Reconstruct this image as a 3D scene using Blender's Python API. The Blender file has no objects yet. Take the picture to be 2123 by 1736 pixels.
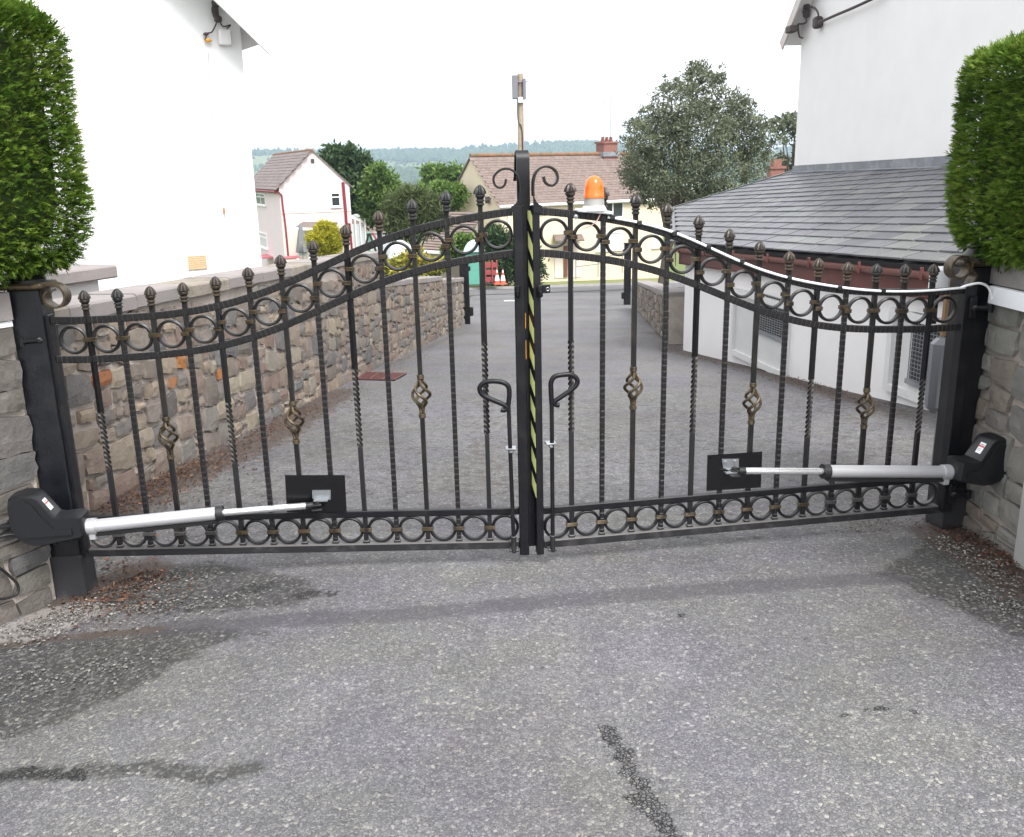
import bpy, math, random
import numpy as np
from mathutils import Matrix, Vector, noise as mnoise
random.seed(7); rng = np.random.default_rng(7)
SC = bpy.context.scene
COL = SC.collection
# ---------------------------------------------------------------- camera
F_, CX, CY = 1892.0, 1061.5, 868.0           # focal length and centre in 2123-px picture units
PIT, ROL, CAMH = math.radians(15.293), math.radians(-1.276), 1.66
_R0 = np.array([1, 0, 0.]); _D0 = np.array([0, -math.sin(PIT), -math.cos(PIT)])
FW = np.array([0, math.cos(PIT), -math.sin(PIT)])
RX = math.cos(ROL)*_R0 - math.sin(ROL)*_D0
DX = math.sin(ROL)*_R0 + math.cos(ROL)*_D0
C0 = np.array([0, 0, CAMH])
cd = bpy.data.cameras.new('camera'); cam = bpy.data.objects.new('camera', cd); COL.objects.link(cam)
cd.sensor_width = 36; cd.sensor_fit = 'HORIZONTAL'; cd.lens = F_/2123*36; cd.clip_start = .05; cd.clip_end = 9000
M = Matrix.Identity(4)
for i in range(3):
    M[i][0] = RX[i]; M[i][1] = -DX[i]; M[i][2] = -FW[i]; M[i][3] = C0[i]
cam.matrix_world = M; SC.camera = cam
# ---------------------------------------------------------------- sky, sun, exposure (bright overcast day)
W = bpy.data.worlds.new('World'); SC.world = W; W.use_nodes = True
wn = W.node_tree.nodes; wl = W.node_tree.links
bg = wn['Background']
sky = wn.new('ShaderNodeTexSky'); sky.sky_type = 'NISHITA'; sky.sun_disc = False
sky.sun_elevation = math.radians(52); sky.sun_rotation = math.radians(153)
sky.air_density = 1.2; sky.dust_density = 6.0; sky.ozone_density = 1.0
hs = wn.new('ShaderNodeHueSaturation'); hs.inputs['Saturation'].default_value = .12
mx = wn.new('ShaderNodeMix'); mx.data_type = 'RGBA'; mx.inputs[0].default_value = .6
mx.inputs[7].default_value = (8.3, 8.4, 8.7, 1)              # even cloud layer over the sky
wl.new(sky.outputs[0], hs.inputs['Color']); wl.new(hs.outputs[0], mx.inputs[6]); wl.new(mx.outputs[2], bg.inputs[0])
bg.inputs[1].default_value = .12
sd = bpy.data.lights.new('sun', 'SUN'); sd.energy = 1.45; sd.angle = math.radians(20); sd.color = (1, .97, .93)
sun = bpy.data.objects.new('sun', sd); COL.objects.link(sun)
az = math.radians(153); el = math.radians(52)
sdir = Vector((math.sin(az)*math.cos(el), math.cos(az)*math.cos(el), math.sin(el)))
sun.rotation_euler = sdir.to_track_quat('Z', 'Y').to_euler()
SC.view_settings.view_transform = 'Standard'; SC.view_settings.look = 'None'
SC.view_settings.gamma = 1; SC.view_settings.use_curve_mapping = False
SC.view_settings.exposure = 1.35
SC.cycles.max_bounces = 5; SC.cycles.diffuse_bounces = 3; SC.cycles.glossy_bounces = 2; SC.cycles.volume_bounces = 1
# ---------------------------------------------------------------- measuring helpers: picture point -> place
def ray(x, y): return (x-CX)/F_*RX + (y-CY)/F_*DX + FW
def atY(x, y, Y): r = ray(x, y); return C0 + r*Y/r[1]
def atZ(x, y, Z): r = ray(x, y); return C0 + r*(Z-CAMH)/r[2]
def onP(x, y, p0, n):
    r = ray(x, y); n = np.array(n, float); return C0 + r*((np.array(p0, float)-C0)@n)/(r@n)
def sstep(a, b, x): t = np.clip((x-a)/(b-a), 0, 1); return t*t*(3-2*t)
def G(x, y):
    """height of the drive: level before the gate, 1 in 10 downhill behind it"""
    x = np.asarray(x, float); y = np.asarray(y, float)
    d = y-3.9
    down = -.1*np.where(d > .4, d, np.where(d > -.4, (d+.4)**2/1.6, 0.))
    side = -.10*sstep(-.7, -2.0, x)*(1-sstep(3.6, 5.2, y))
    return down + side - .015
def gp(x, y):
    r = ray(x, y); z = 0.
    for k in range(40):
        p = C0 + r*(z-CAMH)/r[2]; z = .5*z+.5*float(G(p[0], p[1]))
    return p
# ---------------------------------------------------------------- object helpers
def tag(o, label, cat=None, group=None, kind=None):
    if label: o['label'] = label
    if cat: o['category'] = cat
    if group: o['group'] = group
    if kind: o['kind'] = kind
    return o
def thing(name, label, cat, loc=(0, 0, 0), rz=0, group=None):
    o = bpy.data.objects.new(name, None); COL.objects.link(o); o.empty_display_size = .1
    o.location = loc; o.rotation_euler = (0, 0, rz)
    return tag(o, label, cat, group)
def link(name, me, parent=None):
    o = bpy.data.objects.new(name, me); COL.objects.link(o)
    if parent is not None: o.parent = parent
    return o
class MB:
    def __init__(s, fn=None, flip=False, off=None):
        s.v = []; s.f = []; s.fn = fn; s.flip = flip; s.off = off; s.r = []
    def add(s, vs, fs, rnd=0.):
        b = len(s.v); s.v.extend([tuple(map(float, q)) for q in vs]); s.f.extend([tuple(b+i for i in q) for q in fs])
        s.r.extend([rnd]*len(vs)); return s
    def box(s, c, d, R=None, bev=0.):
        c = np.array(c, float); d = np.array(d, float)/2
        if bev <= 0:
            vs = np.array([[sx, sy, sz] for sx in (-1, 1) for sy in (-1, 1) for sz in (-1, 1)])*d
            fs = [(0, 1, 3, 2), (4, 6, 7, 5), (0, 4, 5, 1), (2, 3, 7, 6), (0, 2, 6, 4), (1, 5, 7, 3)]
        else:
            b = min(bev, d.min()*.9); vs = []; ix = {}
            for sx in (-1, 1):
                for sy in (-1, 1):
                    for sz in (-1, 1):
                        for a in range(3):
                            e = d-b; e[a] = d[a]; ix[(sx, sy, sz, a)] = len(vs); vs.append(np.array([sx, sy, sz])*e)
            vs = np.array(vs); fs = []
            for a in range(3):
                o1, o2 = [k for k in range(3) if k != a]
                for sg in (-1, 1):
                    q = []
                    for p1, p2 in ((-1, -1), (1, -1), (1, 1), (-1, 1)):
                        k = [0, 0, 0]; k[a] = sg; k[o1] = p1; k[o2] = p2; q.append(ix[(*k, a)])
                    fs.append(tuple(q))
            for a in range(3):
                o1, o2 = [k for k in range(3) if k != a]
                for p1 in (-1, 1):
                    for p2 in (-1, 1):
                        q = []
                        for sg, ax in ((-1, o1), (1, o1), (1, o2), (-1, o2)):
                            k = [0, 0, 0]; k[a] = sg; k[o1] = p1; k[o2] = p2; q.append(ix[(*k, ax)])
                        fs.append(tuple(q))
            for sx in (-1, 1):
                for sy in (-1, 1):
                    for sz in (-1, 1): fs.append(tuple(ix[(sx, sy, sz, a)] for a in range(3)))
        if R is not None: vs = vs@np.array(R).T
        return s.add(vs+c, fs)
    def tube(s, path, r, n=8, closed=False, cap=True):
        P = np.array(path, float); N = len(P); r = np.broadcast_to(np.array(r, float), (N,))
        T = np.gradient(P, axis=0) if not closed else np.roll(P, -1, 0)-np.roll(P, 1, 0)
        T /= np.linalg.norm(T, axis=1)[:, None]+1e-12
        a = np.array([0, 0, 1.]) if abs(T[0][2]) < .9 else np.array([1., 0, 0])
        u = np.cross(T[0], a); u /= np.linalg.norm(u); vs = []
        for i in range(N):
            u = u-T[i]*(u@T[i]); u /= np.linalg.norm(u)+1e-12; w = np.cross(T[i], u)
            for k in range(n):
                t = 2*math.pi*k/n; vs.append(P[i]+r[i]*(math.cos(t)*u+math.sin(t)*w))
        fs = []
        for i in range(N if closed else N-1):
            j = (i+1) % N
            for k in range(n): fs.append((i*n+k, i*n+(k+1) % n, j*n+(k+1) % n, j*n+k))
        if cap and not closed: fs += [tuple(range(n-1, -1, -1)), tuple((N-1)*n+k for k in range(n))]
        return s.add(vs, fs)
    def sweep(s, path, prof, axis, scale=None, closed=False, rn=None):
        """profile points (a along the in-plane normal, b along the fixed axis)"""
        P = np.array(path, float); N = len(P); ax = np.array(axis, float)
        T = np.gradient(P, axis=0) if not closed else np.roll(P, -1, 0)-np.roll(P, 1, 0)
        T /= np.linalg.norm(T, axis=1)[:, None]+1e-12
        Nn = np.cross(ax, T); Nn /= np.linalg.norm(Nn, axis=1)[:, None]+1e-12
        vs = []; m = len(prof)
        for i in range(N):
            sc = 1 if scale is None else scale[i]
            sa, sb = (sc if np.ndim(sc) else (sc, sc))
            for a, b in prof: vs.append(P[i]+Nn[i]*a*sa+ax*b*sb)
        fs = []
        for i in range(N if closed else N-1):
            j = (i+1) % N
            for k in range(m): fs.append((i*m+k, i*m+(k+1) % m, j*m+(k+1) % m, j*m+k))
        if not closed: fs += [tuple(range(m-1, -1, -1)), tuple((N-1)*m+k for k in range(m))]
        s.add(vs, fs)
        if rn is not None: s.r[-len(vs):] = list(np.repeat(rn, m))
        return s
    def lathe(s, prof, c=(0, 0, 0), n=16, mod=None, R=None):
        vs = []; c = np.array(c, float); m = len(prof)
        for i, (r, h) in enumerate(prof):
            for k in range(n):
                t = 2*math.pi*k/n; rr = r*(mod(t, i) if mod else 1)
                vs.append((rr*math.cos(t), rr*math.sin(t), h))
        vs = np.array(vs)
        if R is not None: vs = vs@np.array(R).T
        fs = [(i*n+k, i*n+(k+1) % n, (i+1)*n+(k+1) % n, (i+1)*n+k) for i in range(m-1) for k in range(n)]
        fs += [tuple(range(n-1, -1, -1)), tuple((m-1)*n+k for k in range(n))]
        return s.add(vs+c, fs)
    def prism(s, poly, ex):
        """polygon (3-D points) extruded by vector ex"""
        P = np.array(poly, float); n = len(P); ex = np.array(ex, float)
        fs = [tuple(range(n-1, -1, -1)), tuple(range(n, 2*n))]+[(k, (k+1) % n, n+(k+1) % n, n+k) for k in range(n)]
        return s.add(np.vstack([P, P+ex]), fs)
    def mesh(s, name, mat, smooth=None, attr=False):
        V = np.array(s.v, float)
        if s.fn is not None: V = np.array([s.fn(*q) for q in V])
        if s.off is not None: V = V-np.array(s.off)
        fs = [q[::-1] for q in s.f] if s.flip else s.f
        me = bpy.data.meshes.new(name); me.from_pydata(V.tolist(), [], fs); me.validate()
        if attr and len(me.vertices) == len(s.r):
            a = me.attributes.new('rnd', 'FLOAT', 'POINT'); a.data.foreach_set('value', np.array(s.r, np.float32))
        if mat is not None: me.materials.append(mat)
        if smooth:
            me.polygons.foreach_set('use_smooth', [True]*len(me.polygons)); me.set_sharp_from_angle(angle=math.radians(smooth))
        return me
    def obj(s, name, mat, parent=None, smooth=None, attr=False): return link(name, s.mesh(name, mat, smooth, attr), parent)
def rotz(a): c, s = math.cos(a), math.sin(a); return np.array([[c, -s, 0], [s, c, 0], [0, 0, 1]])
def basis(x, y, z): return np.array([x, y, z]).T
def unit(v): v = np.array(v, float); return v/np.linalg.norm(v)
def smooth_path(pts, n=40, closed=False):
    P = np.array(pts, float); N = len(P)
    Q = np.vstack([P[-1], P, P[0], P[1]]) if closed else np.vstack([2*P[0]-P[1], P, 2*P[-1]-P[-2]])
    seg = N if closed else N-1; out = []
    for t in np.linspace(0, seg, n, endpoint=not closed):
        i = min(int(t), seg-1); u = t-i; a, b, c, d = Q[i:i+4]
        out.append(.5*((2*b)+(c-a)*u+(2*a-5*b+4*c-d)*u*u+(3*b-a-3*c+d)*u**3))
    return np.array(out)
# ---------------------------------------------------------------- materials
def ramp(nt, stops, const=False):
    r = nt.nodes.new('ShaderNodeValToRGB'); cr = r.color_ramp
    if const: cr.interpolation = 'CONSTANT'
    while len(cr.elements) < len(stops): cr.elements.new(.5)
    for e, (p, c) in zip(cr.elements, stops): e.position = p; e.color = (*c, 1)
    return r
def nnoise(nt, scale, detail=4, rough=.55, vec=None, dim='3D'):
    n = nt.nodes.new('ShaderNodeTexNoise'); n.inputs['Scale'].default_value = scale
    n.inputs['Detail'].default_value = detail; n.inputs['Roughness'].default_value = rough
    if vec: nt.links.new(vec, n.inputs['Vector'])
    return n
def mixc(nt, fac, a, b, mode='MIX'):
    m = nt.nodes.new('ShaderNodeMix'); m.data_type = 'RGBA'; m.blend_type = mode
    for sock, v in ((m.inputs[0], fac), (m.inputs[6], a), (m.inputs[7], b)):
        if isinstance(v, (int, float)): sock.default_value = v
        elif isinstance(v, tuple): sock.default_value = (*v, 1)
        else: nt.links.new(v, sock)
    return m.outputs[2]
def mth(nt, op, a, b=0., c=None, clamp=False):
    m = nt.nodes.new('ShaderNodeMath'); m.operation = op; m.use_clamp = clamp
    for sock, v in zip(m.inputs, (a, b, c)):
        if v is None: continue
        if isinstance(v, (int, float)): sock.default_value = v
        else: nt.links.new(v, sock)
    return m.outputs[0]
def new_mat(name):
    m = bpy.data.materials.new(name); m.use_nodes = True; nt = m.node_tree
    p = nt.nodes['Principled BSDF']; g = nt.nodes.new('ShaderNodeNewGeometry')
    return m, nt, p, g.outputs['Position']
def bump(nt, p, h, strength=.3, dist=.01):
    b = nt.nodes.new('ShaderNodeBump'); b.inputs['Strength'].default_value = strength; b.inputs['Distance'].default_value = dist
    nt.links.new(h, b.inputs['Height']); nt.links.new(b.outputs[0], p.inputs['Normal'])
def mat(name, col, rough=.7, metal=0., var=.25, sc=6., bmp=0., bsc=60., bdist=.004, spec=.5, tint=None, tsc=1.5, coat=0.):
    m, nt, p, pos = new_mat(name)
    n1 = nnoise(nt, sc, 6, .6, pos)
    f = mth(nt, 'MULTIPLY_ADD', n1.outputs[0], 2*var, 1-var)
    c = mixc(nt, 1., col, f, 'MULTIPLY')
    if tint:
        n2 = nnoise(nt, tsc, 5, .6, pos); r = ramp(nt, [(.48, (0, 0, 0)), (.66, (1, 1, 1))]); nt.links.new(n2.outputs[0], r.inputs[0])
        c = mixc(nt, r.outputs[0], c, tint)
    nt.links.new(c, p.inputs['Base Color'])
    p.inputs['Roughness'].default_value = rough; p.inputs['Metallic'].default_value = metal
    p.inputs['Specular IOR Level'].default_value = spec
    if coat: p.inputs['Coat Weight'].default_value = coat
    if bmp: bump(nt, p, nnoise(nt, bsc, 6, .65, pos).outputs[0], bmp, bdist)
    return m
def rnd_mat(name, stops, rough=.8, obj_rnd=True, bmp=.9, bsc=28., bdist=.014, var=.42, lichen=None, spec=.3, nsc=14.):
    """colour picked per piece (object random, or the 'rnd' attribute)"""
    m, nt, p, pos = new_mat(name)
    if obj_rnd: src = nt.nodes.new('ShaderNodeObjectInfo').outputs['Random']
    else:
        a = nt.nodes.new('ShaderNodeAttribute'); a.attribute_name = 'rnd'; src = a.outputs['Fac']
    r = ramp(nt, stops); nt.links.new(src, r.inputs[0])
    n1 = nnoise(nt, nsc, 7, .65, pos); f = mth(nt, 'MULTIPLY_ADD', n1.outputs[0], 2*var, 1-var)
    c = mixc(nt, 1., r.outputs[0], f, 'MULTIPLY')
    if lichen:
        n2 = nnoise(nt, 9, 8, .7, pos); q = ramp(nt, [(.57, (0, 0, 0)), (.72, (.65, .65, .65))]); nt.links.new(n2.outputs[0], q.inputs[0])
        c = mixc(nt, q.outputs[0], c, lichen)
    nt.links.new(c, p.inputs['Base Color']); p.inputs['Roughness'].default_value = rough
    p.inputs['Specular IOR Level'].default_value = spec
    if bmp: bump(nt, p, nnoise(nt, bsc, 8, .7, pos).outputs[0], bmp, bdist)
    return m
def leaf_mat(name, stops, rough=.6, trans=.25):
    m, nt, p, pos = new_mat(name)
    a = nt.nodes.new('ShaderNodeAttribute'); a.attribute_name = 'rnd'
    r = ramp(nt, stops); nt.links.new(a.outputs['Fac'], r.inputs[0])
    nt.links.new(r.outputs[0], p.inputs['Base Color']); p.inputs['Roughness'].default_value = rough
    p.inputs['Specular IOR Level'].default_value = .25
    t = nt.nodes.new('ShaderNodeBsdfTranslucent'); nt.links.new(r.outputs[0], t.inputs[0])
    ms = nt.nodes.new('ShaderNodeMixShader'); ms.inputs[0].default_value = trans
    nt.links.new(p.outputs[0], ms.inputs[1]); nt.links.new(t.outputs[0], ms.inputs[2])
    nt.links.new(ms.outputs[0], nt.nodes['Material Output'].inputs[0])
    return m
MT = {}
MT['iron'] = mat('black iron paint', (.0065, .0065, .009), .40, 0, .5, 30, .35, 160, .002, tint=(.014, .013, .014), tsc=9, spec=.3)
MT['iron2'] = mat('brown black iron', (.0065, .006, .0065), .38, .0, .5, 40, .35, 160, .002, tint=(.017, .0135, .011), tsc=14, spec=.45)
MT['bronze'] = mat('bronze brushed iron', (.085, .062, .036), .40, .45, .7, 90, .4, 200, .002, tint=(.012, .010, .010), tsc=45)
m, nt, p, pos = new_mat('dusty iron paint'); MT['grime'] = m
ge = nt.nodes.new('ShaderNodeNewGeometry'); sp_ = nt.nodes.new('ShaderNodeSeparateXYZ'); nt.links.new(ge.outputs['True Normal'], sp_.inputs[0])
du = ramp(nt, [(.45, (0, 0, 0)), (.8, (1, 1, 1))]); nt.links.new(sp_.outputs[2], du.inputs[0]); n1 = nnoise(nt, 14, 6, .65, pos); r2 = ramp(nt, [(.5, (0, 0, 0)), (.72, (1, 1, 1))]); nt.links.new(n1.outputs[0], r2.inputs[0])
fa = mth(nt, 'MAXIMUM', mth(nt, 'MULTIPLY', du.outputs[0], .8), mth(nt, 'MULTIPLY', r2.outputs[0], .28)); nt.links.new(mixc(nt, fa, (.009, .009, .011), (.13, .125, .12)), p.inputs['Base Color']); p.inputs['Roughness'].default_value = .6
# hammered iron: worn bronze lines where each notch is struck
m, nt, p, pos = new_mat('hammered iron'); MT['hammer'] = m
at_ = nt.nodes.new('ShaderNodeAttribute'); at_.attribute_name = 'rnd'; n1 = nnoise(nt, 8, 4, .6, pos); r2 = ramp(nt, [(.40, (0, 0, 0)), (.62, (1, 1, 1))]); nt.links.new(n1.outputs[0], r2.inputs[0])
n2 = nnoise(nt, 35, 5, .6, pos); ba = mixc(nt, n2.outputs[0], (.004, .004, .006), (.013, .012, .013))
nt.links.new(mixc(nt, mth(nt, 'MULTIPLY', at_.outputs['Fac'], mth(nt, 'MULTIPLY_ADD', r2.outputs[0], .8, .2)), ba, (.085, .072, .058)), p.inputs['Base Color']); p.inputs['Roughness'].default_value = .42; p.inputs['Specular IOR Level'].default_value = .4
bump(nt, p, n2.outputs[0], .3, .002)
MT['plate'] = mat('new black steel', (.003, .003, .004), .25, 0, .2, 8)
MT['zinc'] = mat('zinc plate', (.36, .38, .40), .34, .8, .12, 30)
MT['alu'] = mat('brushed aluminium', (.50, .50, .52), .34, .45, .05, 40)
MT['chrome'] = mat('chrome rod', (.66, .66, .67), .18, .75, .03, 20)
MT['plastic'] = mat('charcoal plastic', (.0085, .009, .011), .40, 0, .12, 10, .12, 500, .0006)
MT['white'] = mat('white plastic', (.85, .86, .88), .4, 0, .04, 10)
MT['black'] = mat('black rubber', (.012, .012, .013), .5, 0, .2, 20)
MT['red'] = mat('red print', (.6, .04, .04), .5)
MT['ink'] = mat('grey print', (.25, .25, .27), .6)
MT['mortar'] = mat('lime mortar', (.40, .35, .31), .95, 0, .3, 9, .8, 55, .012, tint=(.28, .245, .215), tsc=3)
MT['coping'] = mat('grey concrete coping', (.25, .222, .215), .9, 0, .3, 5, .6, 60, .006, tint=(.20, .19, .18), tsc=2.5)
MT['copedge'] = mat('mossy concrete edge', (.27, .235, .20), .95, 0, .45, 12, .8, 45, .01, tint=(.16, .15, .10), tsc=6)
ST = [(0, (.115, .105, .098)), (.15, (.23, .185, .15)), (.3, (.12, .118, .122)), (.45, (.28, .23, .175)), (.6, (.18, .13, .11)), (.75, (.29, .25, .195)), (.88, (.15, .147, .143)), (1, (.24, .19, .155))]
MT['stone'] = rnd_mat('rubble stone', ST, .85, True, lichen=(.31, .28, .235))
MT['stone_a'] = rnd_mat('rubble stone joined', ST, .85, False, lichen=(.24, .23, .20))
MT['ostone'] = rnd_mat('orange iron stone', [(0, (.36, .17, .06)), (.5, (.26, .11, .055)), (1, (.40, .22, .09))], .85, True, var=.35)
STG = [(0, (.20, .20, .18)), (.3, (.235, .225, .20)), (.55, (.17, .17, .165)), (.75, (.21, .175, .145)), (1, (.25, .245, .22))]
MT['gstone'] = rnd_mat('grey wall stone', STG, .9, True, lichen=(.26, .255, .225))
MT['bstone'] = rnd_mat('brown grey wall stone', [(0, (.115, .105, .095)), (.3, (.15, .13, .115)), (.55, (.10, .10, .10)), (.75, (.16, .135, .12)), (1, (.13, .125, .11))], .9, True, lichen=(.20, .19, .165))
MT['render'] = mat('white roughcast', (.80, .80, .80), .9, 0, .04, 3, .6, 90, .006)
MT['smooth'] = mat('white painted render', (.77, .755, .75), .85, 0, .07, 2.5, .25, 40, .004)
MT['pink'] = mat('pale pink render', (.66, .575, .59), .9, 0, .05, 1.2)
MT['creamlow'] = mat('pale cream render', (.66, .58, .52), .9, 0, .05, 1.2)
MT['cream'] = mat('cream render', (.66, .57, .43), .9, 0, .05, 1.)
MT['uwhite'] = mat('white window frame', (.8, .8, .8), .5, 0, .03)
MT['glass'] = mat('window glass', (.035, .04, .045), .08, 0, .3, 1.5)
MT['curtain'] = mat('pale curtain', (.55, .55, .55), .8, 0, .2, 8)
MT['maroon'] = mat('maroon paint', (.20, .015, .03), .5, 0, .2, 4)
MT['fascia'] = mat('brown red fascia paint', (.125, .036, .03), .55, 0, .25, 6, tint=(.095, .034, .03), tsc=2)
MT['lead'] = mat('lead flashing', (.17, .18, .20), .6, 0, .3, 8, tint=(.27, .27, .28), tsc=5)
MT['slate'] = rnd_mat('roof slate', [(0, (.062, .060, .072)), (.3, (.105, .103, .118)), (.55, (.080, .079, .090)), (.8, (.125, .13, .122)), (1, (.070, .068, .08))], .42, True, .35, 60, .004, .35, spec=.6, nsc=5)
MT['slatebed'] = mat('roof underlay', (.02, .02, .022), .9)
MT['tile'] = rnd_mat('brown concrete roof tile', [(0, (.15, .115, .10)), (.5, (.19, .145, .125)), (1, (.165, .13, .12))], .85, True, .3, 20, .01, .3, nsc=2.5, lichen=(.17, .13, .08))
MT['tile_a'] = rnd_mat('brown concrete roof tile joined', [(0, (.15, .115, .10)), (.5, (.19, .145, .125)), (1, (.165, .13, .12))], .85, False, .3, 20, .01, .3, nsc=2.5, lichen=(.17, .13, .08))
MT['tileg'] = rnd_mat('grey brown roof tile', [(0, (.15, .125, .12)), (.5, (.185, .155, .148)), (1, (.165, .14, .135))], .85, True, .3, 20, .01, .3, nsc=2.5)
MT['ridge'] = mat('mossy ridge tile', (.20, .10, .055), .9, 0, .4, 3, tint=(.12, .10, .05), tsc=2)
MT['brick'] = mat('red chimney brick', (.22, .10, .08), .9, 0, .25, 6)
MT['terra'] = mat('terracotta', (.20, .075, .055), .8, 0, .2, 6)
MT['wood'] = mat('weathered pole timber', (.34, .27, .20), .85, 0, .3, 5, tint=(.24, .19, .14), tsc=6)
MT['bark'] = mat('bark', (.085, .065, .05), .95, 0, .4, 10, .6, 30, .02)
MT['grey'] = mat('grey plastic box', (.16, .165, .18), .5, 0, .15, 5)
MT['dark'] = mat('dark weathered fittings', (.06, .045, .045), .7, 0, .4, 20)
MT['orange'] = None
MT['rust'] = mat('red oxide grating', (.10, .036, .034), .8, 0, .4, 15)
MT['pit_shade'] = mat('dark drain pit', (.01, .01, .01), .9)
MT['tape_o'] = mat('orange tape', (.75, .35, .03), .5)
MT['green'] = mat('green bin plastic', (.10, .33, .25), .6, 0, .2, 6)
MT['cyan'] = mat('pale blue lid plastic', (.52, .68, .70), .5, 0, .1, 6)
MT['barrier'] = mat('red barrier plastic', (.27, .055, .055), .6, 0, .2, 4)
MT['cone'] = mat('orange red cone plastic', (.50, .10, .06), .55, 0, .1, 4)
MT['cloth'] = mat('grey parasol cloth', (.16, .165, .18), .9, 0, .3, 12)
MT['brownwood'] = mat('brown stained door', (.15, .06, .035), .6, 0, .2, 4)
MT['metalrail'] = mat('grey handrail', (.30, .28, .26), .5, .3, .2)
# amber lens
m, nt, p, pos = new_mat('amber lens'); MT['orange'] = m
p.inputs['Base Color'].default_value = (.95, .20, .02, 1); p.inputs['Roughness'].default_value = .18
p.inputs['Transmission Weight'].default_value = .35; p.inputs['Subsurface Weight'].default_value = .0
# hazard tape (stripes run along the strip's own height)
m, nt, p, pos = new_mat('hazard tape'); MT['tape'] = m
tc = nt.nodes.new('ShaderNodeTexCoord'); sx = nt.nodes.new('ShaderNodeSeparateXYZ'); nt.links.new(tc.outputs['UV'], sx.inputs[0])
k = mth(nt, 'ADD', sx.outputs[1], mth(nt, 'MULTIPLY', sx.outputs[0], -.45))
k = mth(nt, 'FRACT', k); k = mth(nt, 'LESS_THAN', k, .56)
nt.links.new(mixc(nt, k, (.004, .004, .005), (.56, .60, .24)), p.inputs['Base Color']); p.inputs['Roughness'].default_value = .5
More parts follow.
